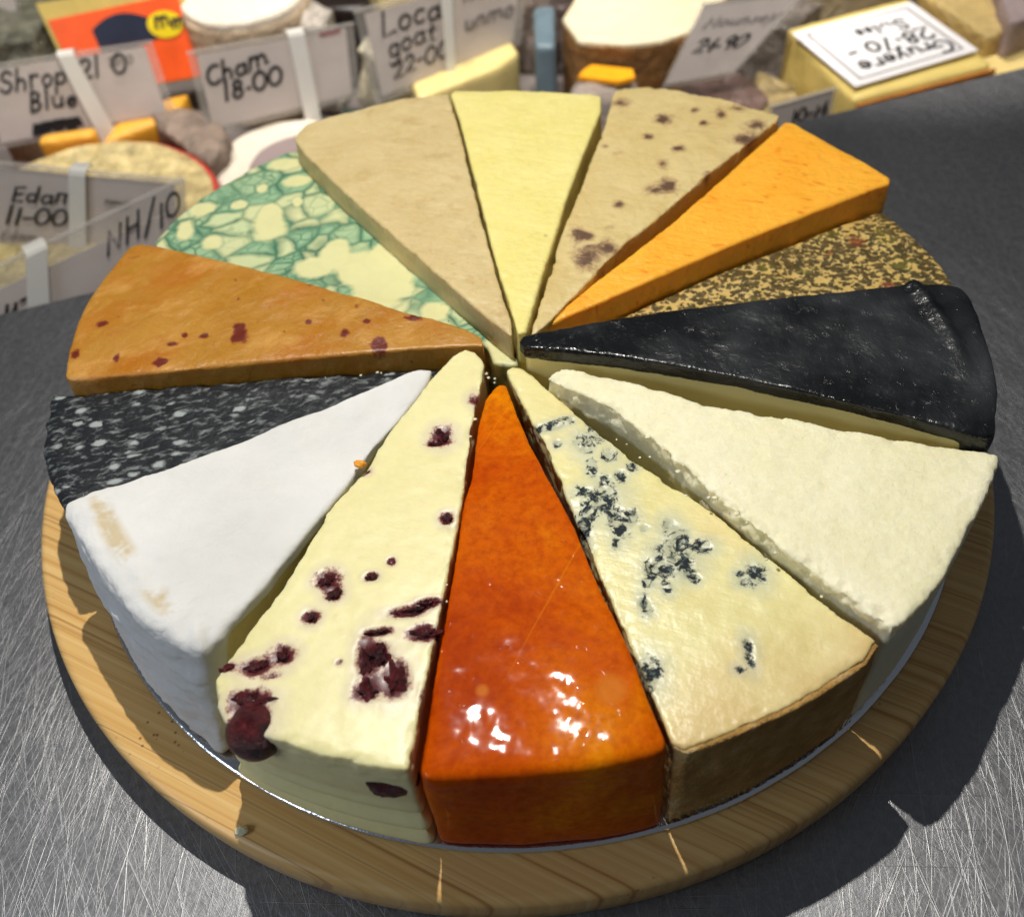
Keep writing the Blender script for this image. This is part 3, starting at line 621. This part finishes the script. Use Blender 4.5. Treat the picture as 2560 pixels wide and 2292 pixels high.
wr = e_ * .008 * vnoise(np.c_[co[:, 0] * 2, co[:, 1] * .6, co[:, 2]], 22, 9)
side = np.clip((np.hypot(co[:, 0], co[:, 1]) - .9) / .04, 0, 1)
co = co + N * (wr + side * .006 * fbm(co * np.array([1, 1, 2.2]), 13, 4, 6) * 1.5)[:, None]
link('rind', co, fa, m_brierind(), root, True, {'edge': e_})

wedge('w', 'charcoal black wedge marbled with small white flecks', PL['marble'], .275, m_marble(), ztilt=.012, lump=.003, seed=15, crumb=.004, extra=10, emask=outer_mask(.90, .97))
wedge('w', 'golden brown smoked wedge with bits of red chilli', PL['smoked'], .328, m_smoked(), spots=SMOKED, lump=.004, fine=.0008, seed=16, smooth_it=5, extra=16, emask=outer_mask(.86, .94))
wedge('w', 'pale wedge marbled all over with green sage veins', PL['green'], .288, m_green(), spots=GREEN, grow=1.06, lump=.0015, seed=17)

# crumbs lying about
cm = plain('cheese_crumb', L(232, 224, 190), .6, sss=.2)
ym = plain('orange_crumb', L(226, 150, 40), .5)
for k, (x, y, z, r0_, m, lb) in enumerate([
        (-.577, -.905, .006, .013, cm, 'small white crumb on the bamboo board in front of the ring'),
        (-.312, -.345, .345, .012, ym, 'orange crumb lying between the white rind wedge and the cranberry wedge')]):
    v, f = blob(x, y, z, r0_, r0_ * .7, r0_ * .5, 60 + k, .5, 3); tag(link('crumb', v, f, m, None, True), lb, 'crumb')

# scattering of tiny crumbs along the cut edges
V = []; F = []; rr = random.Random(3)
def crumbs(a, b_, z, n, s0, s1, spread=.006):
    global V, F
    for _ in range(n):
        t_ = rr.random() ** 1.2; r_ = rr.uniform(s0, s1)
        x = a[0] + (b_[0] - a[0]) * t_ + rr.gauss(0, spread); y = a[1] + (b_[1] - a[1]) * t_ + rr.gauss(0, spread)
        v, f = blob(x, y, z + r_ * .4, r_ * rr.uniform(.7, 1.5), r_, r_ * .7, rr.randint(1, 999), .5, 2)
        k = len(V); V += [tuple(q) for q in v]; F += [tuple(i + k for i in q) for q in f]
crumbs((-.075, -.17), (-.19, -.80), .318, 8, .0015, .0035, .003)
crumbs((-.28, -.038), (-.75, -.036), .276, 7, .0012, .003, .002)
crumbs((.14, -.24), (.50, -.72), .303, 7, .0015, .0035, .006)
crumbs((.17, -.26), (.48, -.72), .340, 7, .002, .005, .008)
crumbs((-.06, -.10), (-.03, -.12), .30, 5, .002, .004, .006)
tag(link('crumbs', V, F, cm, None, True), 'tiny cheese crumbs scattered along the cut edges of the wedges', 'crumbs', kind='stuff')

# ------------------------------------------------------------------ price tags
def arc_(cx, cy, rx, ry, a0, a1, n=10): return [(cx + rx * math.cos(math.radians(a0 + (a1 - a0) * i / n)), cy + ry * math.sin(math.radians(a0 + (a1 - a0) * i / n))) for i in range(n + 1)]
G = {
'0': (.62, [arc_(.3, .4, .27, .38, 90, 450, 16)]), '1': (.3, [[(.15, .8), (.12, 0)]]),
'2': (.6, [arc_(.28, .58, .22, .22, 160, -40, 8) + [(.05, .0), (.55, .03)]]), '8': (.6, [arc_(.28, .6, .18, .18, 90, 450, 12), arc_(.28, .2, .22, .21, 90, 450, 12)]),
'7': (.55, [[(.05, .78), (.5, .8), (.2, 0)]]), '4': (.55, [[(.35, .8), (.05, .3), (.52, .3)], [(.38, .5), (.34, 0)]]), '9': (.55, [arc_(.25, .58, .2, .2, 0, 360, 12) + [(.42, 0)]]),
'.': (.28, [[(.1, .32), (.16, .3)]]), '-': (.4, [[(.05, .35), (.33, .37)]]), '/': (.5, [[(.05, -.1), (.45, .95)]]), ' ': (.35, []),
'E': (.6, [[(.5, .82), (.1, .78), (.08, .02), (.52, .04)], [(.1, .42), (.42, .43)]]),
'd': (.6, [arc_(.25, .24, .2, .22, 40, 360, 12), [(.48, .85), (.46, .0)]]), 'a': (.58, [arc_(.25, .24, .2, .22, 40, 360, 12), [(.46, .45), (.47, .03), (.56, .02)]]),
'm': (.8, [[(.05, 0), (.08, .42)], arc_(.23, .28, .14, .16, 170, 0, 6) + [(.37, 0)], arc_(.53, .28, .15, .16, 170, 0, 6) + [(.70, .02), (.78, .06)]]),
'n': (.55, [[(.05, 0), (.08, .42)], arc_(.25, .28, .16, .16, 170, 0, 6) + [(.42, 0)]]),
'S': (.6, [arc_(.3, .6, .2, .18, 20, 250, 8) + arc_(.28, .2, .22, .2, 80, -160, 8)]), 'h': (.55, [[(.08, .85), (.06, 0)], arc_(.25, .26, .17, .17, 170, 0, 6) + [(.42, 0)]]),
'r': (.42, [[(.06, .42), (.08, 0)], arc_(.24, .24, .16, .18, 170, 50, 5)]), 'o': (.5, [arc_(.24, .22, .2, .22, 90, 450, 12)]), 'p': (.55, [[(.08, .42), (.05, -.35)], arc_(.26, .22, .19, .21, 170, -170, 10)]),
'B': (.6, [[(.1, .8), (.08, 0)], arc_(.12, .6, .3, .19, 90, -90, 8), arc_(.12, .2, .36, .21, 90, -90, 8)]), 'l': (.25, [[(.1, .85), (.1, .0)]]), 'u': (.55, [[(.06, .42)] + arc_(.24, .18, .17, .18, 180, 360, 6) + [(.42, .42), (.44, 0)]]),
'e': (.5, [[(.06, .22), (.42, .25)] + arc_(.24, .22, .19, .22, 10, 320, 10)]), 'C': (.7, [arc_(.4, .4, .34, .42, 60, 310, 12)]), 'L': (.6, [[(.12, .85), (.08, .03), (.52, .08)]]),
'c': (.45, [arc_(.25, .22, .2, .22, 50, 310, 9)]), 'g': (.55, [arc_(.25, .22, .2, .22, 40, 360, 12), [(.45, .42), (.46, -.2)] + arc_(.25, -.22, .21, .18, 0, -160, 6)]), 't': (.4, [[(.18, .75), (.17, .05), (.34, .02)], [(.02, .5), (.36, .52)]]),
'N': (.7, [[(.06, 0), (.1, .8), (.5, .02), (.56, .82)]]), 'H': (.65, [[(.1, .82), (.06, 0)], [(.52, .84), (.48, 0)], [(.08, .42), (.5, .45)]]), 'M': (.8, [[(.05, 0), (.12, .8), (.36, .25), (.62, .82), (.66, 0)]]),
'G': (.7, [arc_(.38, .4, .32, .4, 60, 340, 12) + [(.68, .35), (.42, .36)]]), 'y': (.5, [[(.06, .42), (.22, .05)], [(.44, .42), (.1, -.35)]]), 's': (.42, [arc_(.22, .32, .12, .1, 30, 250, 6) + arc_(.2, .12, .15, .12, 80, -150, 6)]),
'w': (.7, [[(.04, .42), (.16, .02), (.3, .35), (.44, .02), (.58, .42)]]), 'z': (.45, [[(.05, .4), (.38, .4), (.06, .02), (.4, .03)]]), 'R': (.6, [[(.1, .8), (.08, 0)], arc_(.12, .6, .32, .2, 90, -90, 8) + [(.5, 0)]]),
'k': (.5, [[(.08, .85), (.06, 0)], [(.4, .42), (.1, .2), (.44, .0)]]), 'i': (.22, [[(.1, .42), (.1, 0)], [(.1, .6), (.12, .62)]]), '£': (.6, [arc_(.36, .6, .16, .2, 20, 180, 6) + [(.2, .1), (.08, .03), (.52, .05)], [(.05, .36), (.4, .37)]]),
}
def strokes(text, size, wd, jitter=.07, seed=0, slant=.20):
    rnd = random.Random(seed); V = []; F = []; x = 0
    for ch in text:
        adv, pl = G[ch]; dy = rnd.uniform(-jitter, jitter); sc_ = 1 + rnd.uniform(-.12, .12)
        for p in pl:
            p = np.array([((x + a * sc_ + slant * b_) * size, (b_ * sc_ + dy) * size) for a, b_ in p])
            T = np.gradient(p, axis=0) if len(p) > 1 else np.array([[1, 0]])
            T /= np.linalg.norm(T, axis=1)[:, None] + 1e-9; Nn = np.c_[-T[:, 1], T[:, 0]] * wd / 2
            p[0] -= T[0] * wd / 2; p[-1] += T[-1] * wd / 2
            k = len(V); V += list(map(tuple, p + Nn)) + list(map(tuple, p - Nn)); n = len(p)
            F += [(k + i, k + n + i, k + n + i + 1, k + i + 1) for i in range(n - 1)]
        x += adv * sc_ + .06
    return np.array(V) if V else np.zeros((0, 2)), F, x * size
paper = plain('white_card', L(206, 193, 187), .75, var=.06)
brightpaper = plain('bright_white_card', L(236, 232, 232), .6, var=.03)
ink = plain('black_marker_ink', (.012, .012, .014), .5); greyink = plain('faded_grey_print', L(120, 112, 112), .6); redink = plain('red_pen_ink', L(150, 84, 90), .6)
clipm = plain('white_plastic_clip', L(220, 216, 208), .35, var=.03)
def m_sleeve():
    t = NT('clear_plastic_sleeve', .18); t.b.inputs['Alpha'].default_value = .22
    return t.fin(L(206, 200, 192), t.bump(t.noise(6, 3), .3, .05))
sleeve = m_sleeve()
def slab_quad(Q, th, n):
    Q = [np.array(q) for q in Q]; n = np.array(n)
    V = [q + n * th / 2 for q in Q] + [q - n * th / 2 for q in Q]
    F = [(0, 1, 2, 3), (7, 6, 5, 4)] + [(i, 4 + i, 4 + (i + 1) % 4, (i + 1) % 4) for i in range(4)]
    return V, F
def tagcard(label, Q, lines, clip=None, inset=(.05, .05, .05, .06), floor=-.57, group='price tags in plastic sleeves in the cheese cabinet', papermat=None, flip=False):
    """Q: corners top-left, top-right, bottom-right, bottom-left"""
    TL, TR, BR, BL = [np.array(q, float) for q in Q]
    base = (BL + BR) / 2
    root = thing('price_tag', base, label, 'price tag', group)
    n = np.cross(TR - BL, TL - BR); n /= np.linalg.norm(n)
    if n[1] > 0: n = -n
    def pt(u, v, d=0): return (BL * (1 - u) + BR * u) * (1 - v) + (TL * (1 - u) + TR * u) * v + n * d
    W_ = np.linalg.norm(BR - BL); H_ = np.linalg.norm(TL - BL)
    l_, r__, t_, b_ = inset
    V, F = slab_quad([pt(l_, 1 - t_), pt(1 - r__, 1 - t_), pt(1 - r__, b_), pt(l_, b_)], .003, n); link('card', V, F, papermat or paper, root)
    V, F = slab_quad([pt(0, 1), pt(1, 1), pt(1, 0), pt(0, 0)], .014, n); link('plastic_sleeve', V, F, sleeve, root)
    # bright lip of the sleeve
    V, F = slab_quad([pt(-.004, 1.012), pt(1.004, 1.012), pt(1.004, .985), pt(-.004, .985)], .019, n); link('sleeve_edge', V, F, sleeve, root)
    for k, ln in enumerate(lines):
        txt, u, v, size, wd = ln[:5]; m = ln[5] if len(ln) > 5 else ink; ang = ln[6] if len(ln) > 6 else 0
        V2, F2, _ = strokes(txt, size, wd, seed=k + len(txt))
        if len(V2) == 0: continue
        ca, sa = math.cos(ang), math.sin(ang); V2 = V2 @ np.array([[ca, sa], [-sa, ca]])
        if flip: V2 = -V2
        V3 = [pt(u + a / W_, v + b2 / H_, .0090) for a, b2 in V2]
        link('lettering', V3, F2, m, root)
    if clip:
        u0_, u1_, lean = clip
        V = []; F = []
        prof = [(1.0, -.035), (1.035, -.03), (1.05, 0), (1.045, .022), (1.0, .026), (.5, .024), (0, .022), (-.35, .02)]
        for i, (v_, d) in enumerate(prof):
            sh = lean * (1 - v_)
            for uu in (u0_ + sh, u1_ + sh):
                q = pt(uu, v_, d)
                V += [q, q + n * .005]
        m = len(prof)
        for i in range(m - 1):
            a = i * 4; b2 = a + 4
            F += [(a, a + 2, b2 + 2, b2), (a + 1, b2 + 1, b2 + 3, a + 3), (a, b2, b2 + 1, a + 1), (a + 2, a + 3, b2 + 3, b2 + 2)]
        link('clip', V, F, clipm, root)
    return root
tagcard('price tag reading Edam 11-00 with a white clip, in front of the red rimmed wheel',
        [(-1.656, 1.364, .015), (-.988, 1.259, -.063), (-1.063, 1.245, -.35), (-1.824, 1.356, -.35)],
        [('Edam', .17, .63, .088, .010), ('11-00', .14, .38, .088, .012), ('nmun', .62, .66, .035, .007, greyink), ('Edam', .12, .2, .05, .006, greyink)], clip=(.46, .54, 0))
tagcard('price tag leaning in front, nearest the left edge of the counter, reading NH/10',
        [(-1.575, .89, -.078), (-.984, 1.228, -.035), (-1.025, 1.178, -.3), (-1.659, .82, -.3)],
        [('NH/10', .60, .50, .085, .010, ink, .10), ('u-', .12, .3, .08, .012)], clip=(.22, .32, .0), inset=(.05, .09, .32, .0))
tagcard('price tag reading Shrop Blue 21.00, left of the orange packet',
        [(-1.886, 2.109, -.058), (-1.243, 2.214, -.073), (-1.223, 2.142, -.35), (-1.935, 2.022, -.35)],
        [('Shrop 21 0', .10, .66, .098, .011), ('Blue', .24, .38, .085, .012), ('20.10', .72, .78, .040, .006, greyink), ('nmmm', .24, .12, .06, .024, ink)], clip=(.465, .56, .10))
tagcard('price tag reading Cham 18.00 with a white clip',
        [(-1.075, 2.038, -.041), (-.47, 2.215, -.078), (-.49, 2.159, -.35), (-1.086, 1.978, -.35)],
        [('Cham', .07, .60, .088, .012, ink, .12), ('18.00', .15, .36, .085, .013, ink, .10), ('unnm', .78, .92, .03, .006, redink)], clip=(.59, .69, .03))
tagcard('tall price tag reading Local goat 22-00, behind the pale yellow wedge',
        [(-.441, 2.058, .044), (.222, 2.436, -.02), (.171, 2.357, -.3), (-.416, 2.002, -.3)],
        [('Local', .11, .66, .10, .010, ink, .08), ('goat', .13, .44, .085, .009, ink, .08), ('22-00', .13, .20, .085, .009, ink, .06), ('unmo', .60, .45, .09, .012, greyink), ('mnuo', .60, .8, .08, .010, greyink)], clip=(.46, .52, 0))
tagcard('crumpled tilted price tag with faint writing, beside the brown rinded cheese',
        [(.798, 1.874, .046), (1.191, 1.928, .026), (.915, 1.802, -.2), (.65, 1.76, -.2)],
        [('Mounsey', .12, .70, .052, .005, greyink), ('24.90', .14, .40, .055, .008)], inset=(.03, .03, .02, .05))
tagcard('small grey price tag at the counter edge behind the bright orange wedge',
        [(.958, 1.457, -.122), (1.207, 1.517, -.11), (1.198, 1.495, -.22), (.981, 1.444, -.22)],
        [('10-14', .30, .22, .05, .008)])
tagcard('blank looking price tag at the far left edge',
        [(-2.15, 2.727, .0), (-1.874, 2.713, -.05), (-1.943, 2.671, -.35), (-2.22, 2.686, -.35)], [])

# ------------------------------------------------------------------ cheeses in the cabinet
def block(name, label, cat, P, z0, z1, mat, vox=.014, sm=4, lump=.006, extra_parts=(), tilt=0):
    P = np.array(P, float); c = P.mean(0)
    root = thing(name, (c[0], c[1], z0), label, cat)
    co, fa = remesh([prism(P, z0, z1)], vox, sm)
    co = co + normals(co, fa) * (lump * fbm(co, 7, 3, len(label)))[:, None]
    link('body', co, fa, mat, root, True)
    return root
def circ(cx, cy, r, n=48): return [(cx + r * math.cos(2 * math.pi * i / n), cy + r * math.sin(2 * math.pi * i / n)) for i in range(n)]
FL = -.57
def part_prism(root, name, P, z0, z1, mat, vox=.012, sm=3, lump=.003):
    co, fa = remesh([prism(P, z0, z1)], vox, sm); co = co + normals(co, fa) * (lump * fbm(co, 9, 3, 3))[:, None]
    return link(name, co, fa, mat, root, True)
cream = plain('cream_cut_cheese', L(232, 210, 140), .3, .15, .06, sss=.2)
wrapcream = plain('film_wrapped_cream_cheese', L(232, 210, 146), .12, 1.6, .06, sss=.1, Coat_Weight=.8)
redwax = plain('red_wax', L(196, 60, 50), .35)
greyrind = plain('grey_ash_rind', L(140, 122, 108), .8, 1., .35)
brownrind = plain('brown_cheese_rind', L(138, 96, 48), .8, .8, .3)
whiter = plain('white_bloomy_rind', L(226, 214, 196), .8, .5, .06)
lilac = plain('grey_lilac_paper', L(150, 132, 130), .55, .3, .08)
yell = plain('golden_yellow_cheese', L(226, 164, 50), .5, .2, .1)
orr = plain('orange_brown_rind', L(196, 122, 40), .6, .5, .25)
dark = plain('very_dark_wax', L(30, 22, 20), .35)
filmw = plain('crumpled_film', L(170, 156, 146), .12, 1.2, .2, Coat_Weight=.7)
blueg = plain('blue_grey_plastic', L(104, 122, 132), .35)

root = thing('round_cheese', (-1.45, 1.45, FL), 'halved wheel with cream face and red wax rim behind the Edam tag', 'cheese')
part_prism(root, 'wax_rim', circ(-1.45, 1.45, .487), FL, -.305, redwax)
part_prism(root, 'cut_face', circ(-1.45, 1.45, .468), -.34, -.296, wrapcream, .010, 3, .006)
block('cheese_block', 'grey speckled ash rind piece behind the red rimmed wheel', 'cheese', [(-1.33, 2.13), (-1.22, 1.96), (-1.03, 1.70), (-.985, 1.78), (-1.0, 1.975), (-1.20, 2.16)], FL, -.30, greyrind, lump=.03)
block('cheese_block', 'golden yellow block under the Shrop Blue tag', 'cheese', [(-1.72, 1.94), (-1.50, 1.96), (-1.50, 2.02), (-1.72, 2.0)], FL, -.29, yell)
block('cheese_block', 'yellow wedge with brown edge right of the Shrop Blue tag foot', 'cheese', [(-1.50, 1.98), (-1.22, 2.14), (-1.20, 2.3), (-1.45, 2.2)], FL, -.34, yell)
block('cheese_block', 'brown cheese piece at the far left edge below the tag', 'cheese', [(-2.3, 1.9), (-1.93, 1.88), (-1.98, 2.1), (-2.3, 2.1)], FL, -.3, orr)
root = thing('round_cheese', (-.74, 1.75, FL), 'small round cheese with white rim and grey lid below the Cham tag', 'cheese')
part_prism(root, 'rind', circ(-.76, 1.80, .275), FL, -.37, whiter)
part_prism(root, 'paper_lid', circ(-.70, 1.74, .205), -.40, -.355, lilac, .010)
root = block('round_cheese', 'tall round cheese with white top and beige paper side behind the Cham tag', 'cheese', circ(-.94, 2.62, .27), FL, -.13, plain('beige_paper_wrap', L(186, 164, 136), .6, .8, .15), lump=.012)
part_prism(root, 'white_top', circ(-.94, 2.62, .262), -.15, -.10, whiter)
block('round_cheese', 'dark waxed round cheese at the back between white round and cream wedge', 'cheese', circ(-.52, 2.75, .16), FL, -.20, dark)
block('cheese_block', 'large cream block at the back behind the Local goat tag', 'cheese', [(-.38, 2.45), (.10, 2.75), (-.05, 3.1), (-.5, 2.9)], FL, -.05, cream)
block('cheese_block', 'cream wedge with tan side right of the Local goat tag foot', 'cheese', [(-.25, 1.98), (.063, 2.150), (.160, 2.25), (.10, 2.5), (-.3, 2.25)], FL, -.28, cream, lump=.004)
block('plastic_tub', 'blue grey plastic tub side glimpsed between tag and brown rinded cheese', 'tub', [(.22, 2.18), (.30, 2.16), (.33, 2.5), (.24, 2.5)], FL, -.22, blueg)
P = [(.34, 2.34), (.382, 2.15), (.561, 2.090), (.699, 2.085), (.830, 2.14), (1.05, 2.42), (.70, 2.72), (.45, 2.6)]
root = block('cheese_block', 'thick wedge with brown rind and cut white top behind the fruit speckled wedge', 'cheese', P, FL, -.21, brownrind, lump=.012)
part_prism(root, 'cut_top', offset(P, -.006), -.23, -.195, plain('ivory_cut_face', L(226, 212, 178), .4, .3, .06))
root = block('wrapped_cheese', 'small film wrapped cheese with an orange sticker', 'cheese', [(.33, 1.90), (.60, 1.86), (.61, 2.04), (.42, 2.12), (.34, 2.02)], FL, -.31, filmw, lump=.03)
V, F = box_poly([(.372, 2.02), (.40, 2.065), (.435, 2.095), (.585, 2.035), (.585, 1.975), (.52, 1.958)], -.290, -.272)
link('sticker', V, F, plain('orange_sticker_paper', L(246, 166, 20), .4), root)
block('wrapped_cheese', 'film wrapped purple brown cheese below the crumpled tag', 'cheese', [(.72, 1.58), (.95, 1.56), (1.06, 1.75), (.95, 1.98), (.72, 1.84)], FL, -.26, plain('film_over_brown', L(116, 92, 84), .15, 1.2, .25, Coat_Weight=.7), lump=.03)
# big block with label
P = [(1.164, 2.031), (1.679, 2.180), (1.815, 1.655), (1.276, 1.510)]
root = block('cheese_block', 'yellow block with orange rind carrying a white hand written label', 'cheese', P, FL, -.16, plain('pale_yellow_block', L(232, 206, 122), .4, .15, .06, sss=.2), lump=.004)
V, F = slab_quad([(1.285, 1.499, -.175), (1.818, 1.643, -.175), (1.818, 1.643, -.50), (1.285, 1.499, -.50)], .012, (.26, -.966, 0)); link('rind', V, F, orr, root)
Q = [(1.163, 1.952, -.142), (1.654, 2.097, -.142), (1.774, 1.716, -.142), (1.287, 1.556, -.142)]
lab = thing('product_label', (1.47, 1.83, -.15), 'white card label with upside down handwriting lying on the yellow block', 'label')
def lerpq(Q, u, v):
    TL, TR, BR, BL = [np.array(q) for q in Q]; return (BL * (1 - u) + BR * u) * (1 - v) + (TL * (1 - u) + TR * u) * v
V, F = slab_quad(Q, .006, (0, 0, 1)); link('card', V, F, brightpaper, lab)
def frame(Q, a, b_, dz, mat, parent, name):
    V = []; F = []
    for k in (a, b_):
        for u, v in ((k, k), (1 - k, k), (1 - k, 1 - k), (k, 1 - k)): V.append(lerpq(Q, u, v) + np.array([0, 0, dz]))
    F = [(i, (i + 1) % 4, 4 + (i + 1) % 4, 4 + i) for i in range(4)]
    link(name, V, F, mat, parent)
frame(Q, .075, .092, .0042, greyink, lab, 'printed_border')
W_ = np.linalg.norm(np.array(Q[3]) - Q[2]); H_ = np.linalg.norm(np.array(Q[0]) - Q[3])
for k, (txt, u, v, size, wd) in enumerate([('Gruyere', .90, .30, .095, .013), ('28.70 -', .88, .54, .095, .014), ('Swiss', .80, .78, .08, .012)]):
    V2, F2, _ = strokes(txt, size, wd, seed=k, slant=.1)
    link('lettering', [lerpq(Q, u - a / W_, v - b2 / H_) + np.array([0, 0, .0046]) for a, b2 in V2], F2, ink, lab)
block('cheese_block', 'pale cream block right of the labelled yellow block at the counter edge', 'cheese', [(1.80, 1.60), (2.5, 1.80), (2.5, 2.0), (1.80, 1.80)], FL, -.22, plain('pale_cream_block', L(240, 214, 140), .4))
root = block('wrapped_cheese', 'lilac grey paper wrapped cheese at the right edge with a blue printed label', 'cheese', [(1.90, 1.78), (2.5, 1.95), (2.5, 2.5), (1.98, 2.28)], FL, -.08, lilac, lump=.02)
Qb = [(1.99, 2.26, -.055), (2.45, 2.38, -.055), (2.45, 2.16, -.055), (2.02, 2.05, -.055)]
V, F = slab_quad(Qb, .006, (0, 0, 1)); link('label', V, F, brightpaper, root)
V2, F2, _ = strokes('unmno', .13, .02, seed=4)
link('blue_print', [lerpq(Qb, .12 + a / .48, .35 + b2 / .22 * .7) + np.array([0, 0, .0046]) for a, b2 in V2], F2, plain('blue_print_ink', L(70, 76, 150), .5), root)
block('cheese_block', 'yellow piece in film between the labelled block and the lilac wrap', 'cheese', [(1.72, 2.16), (1.84, 1.80), (1.93, 1.84), (2.0, 2.3), (1.9, 2.6)], FL, -.14, plain('film_yellow', L(206, 178, 116), .2, .7, .1), lump=.01)

# orange packet
Q = [(-1.735, 2.50, -.02), (-1.18, 2.58, -.02), (-1.14, 2.44, -.36), (-1.66, 2.36, -.36)]
n_ = np.cross(np.array(Q[1]) - Q[3], np.array(Q[0]) - Q[2]); n_ /= np.linalg.norm(n_); n_ = n_ if n_[1] < 0 else -n_
root = thing('cheese_packet', (-1.42, 2.44, -.36), 'orange packet with dark window and yellow oval behind the Shrop Blue tag', 'packet')
V, F = slab_quad([np.array(q) - n_ * .07 for q in Q], .13, n_); link('body', V, F, plain('mustard_carton', L(196, 172, 92), .5), root)
def onq(Q, u, v, d): return lerpq(Q, u, v) + n_ * d
V, F = slab_quad([onq(Q, .03, .82, 0), onq(Q, .97, .88, 0), onq(Q, .98, .02, 0), onq(Q, .04, .02, 0)], .004, n_); link('front_print', V, F, plain('orange_print', L(240, 92, 36), .35), root)
pts = [onq(Q, .30, .42, .004)] + [onq(Q, .30 + .52 * i / 8, .56 + .22 * math.sin(math.pi * (.15 + .8 * i / 8)), .004) for i in range(9)] + [onq(Q, .82, .50, .004), onq(Q, .5, .40, .004)]
link('window', pts, [tuple(range(len(pts)))], plain('dark_window', L(46, 50, 66), .2), root)
pts = [onq(Q, .82 + .13 * math.cos(a), .60 + .14 * math.sin(a), .007) for a in np.linspace(0, 2 * math.pi, 24)[:-1]]
link('yellow_oval', pts, [tuple(range(len(pts)))], plain('yellow_print', L(236, 208, 20), .4), root)
V2, F2, _ = strokes('mmnm', .07, .012, seed=2)
link('print_mark', [onq(Q, .745 + a / .55, .57 + b2 / .35, .010) for a, b2 in V2], F2, ink, root)
# film bag left of it
block('wrapped_cheese', 'bluish shiny film bag left of the orange packet', 'cheese', [(-2.25, 2.45), (-1.78, 2.42), (-1.70, 2.75), (-1.80, 3.1), (-2.3, 3.0)], FL, -.12, plain('bluish_film', L(110, 108, 92), .1, 1.6, .35, Coat_Weight=.9), lump=.05)
# film wrapped goods filling the gaps
fills = [('crumpled clear film package behind the red rimmed wheel, left of the grey rind piece', [(-1.95, 2.12), (-1.66, 2.12), (-1.62, 2.30), (-1.9, 2.34)], -.30, L(186, 160, 120)),
 ('film wrapped ivory wedge between the Cham tag and the Local goat tag', [(-.50, 2.30), (-.40, 2.18), (-.28, 2.34), (-.36, 2.5)], -.22, L(214, 204, 176)),
 ('dark green film wrapped piece under the Cham tag right end', [(-.58, 1.98), (-.42, 1.96), (-.40, 2.08), (-.56, 2.12)], -.36, L(60, 74, 70)),
 ('pinkish grey film package just right of the Local goat tag', [(.10, 2.62), (.42, 2.55), (.46, 2.9), (.14, 2.95)], -.14, L(150, 132, 124)),
 ('grey film package behind the crumpled tilted tag', [(1.02, 2.30), (1.22, 2.18), (1.42, 2.35), (1.22, 2.6)], -.24, L(136, 126, 118)),
 ('clear film package with tan cheese right of the crumpled tag', [(1.0, 1.72), (1.14, 1.66), (1.20, 1.9), (1.06, 2.0)], -.30, L(196, 172, 120)),
 ('grey brown film package at the left edge under the Edam tag', [(-2.3, 1.3), (-1.98, 1.3), (-1.98, 1.7), (-2.3, 1.7)], -.32, L(150, 134, 118)),
 ('white paper packet leaning by the dark waxed round', [(-.72, 2.42), (-.62, 2.38), (-.56, 2.56), (-.68, 2.62)], -.16, L(206, 196, 184))]
for lb_, P, zt, col in fills:
    block('wrapped_cheese', lb_, 'cheese', P, FL, zt, plain('crumpled_clear_film', col, .16, 1.6, .16, Coat_Weight=.9), lump=.03)
# back rows
rnd = random.Random(5)
backs = [(-2.3, 3.35, L(150, 120, 84)), (-1.75, 3.3, L(120, 96, 70)), (-1.2, 3.15, L(190, 176, 150)), (.1, 3.35, L(150, 138, 124)), (.62, 3.05, L(170, 154, 138)), (1.15, 2.75, L(120, 112, 104)), (1.55, 2.62, L(196, 180, 150)), (2.05, 2.85, L(150, 138, 130)), (2.6, 2.6, L(190, 178, 160))]
wd_ = ['tan', 'brown', 'ivory', 'grey', 'pinkish grey', 'dark grey', 'cream', 'stone grey', 'pale']
for k, (x, y, col) in enumerate(backs):
    a = rnd.uniform(-.3, .3); w2, h2 = rnd.uniform(.2, .26), rnd.uniform(.16, .22)
    P = [(x + math.cos(a) * sx * w2 - math.sin(a) * sy * h2, y + math.sin(a) * sx * w2 + math.cos(a) * sy * h2) for sx, sy in ((-1, -1), (1, -1), (1, 1), (-1, 1))]
    block('wrapped_cheese', wd_[k] + ' wrapped piece in the blurred back row of the cabinet', 'cheese', P, FL, rnd.uniform(-.25, -.1), plain('back_row_wrap', col, .25, .8, .12), lump=.02)
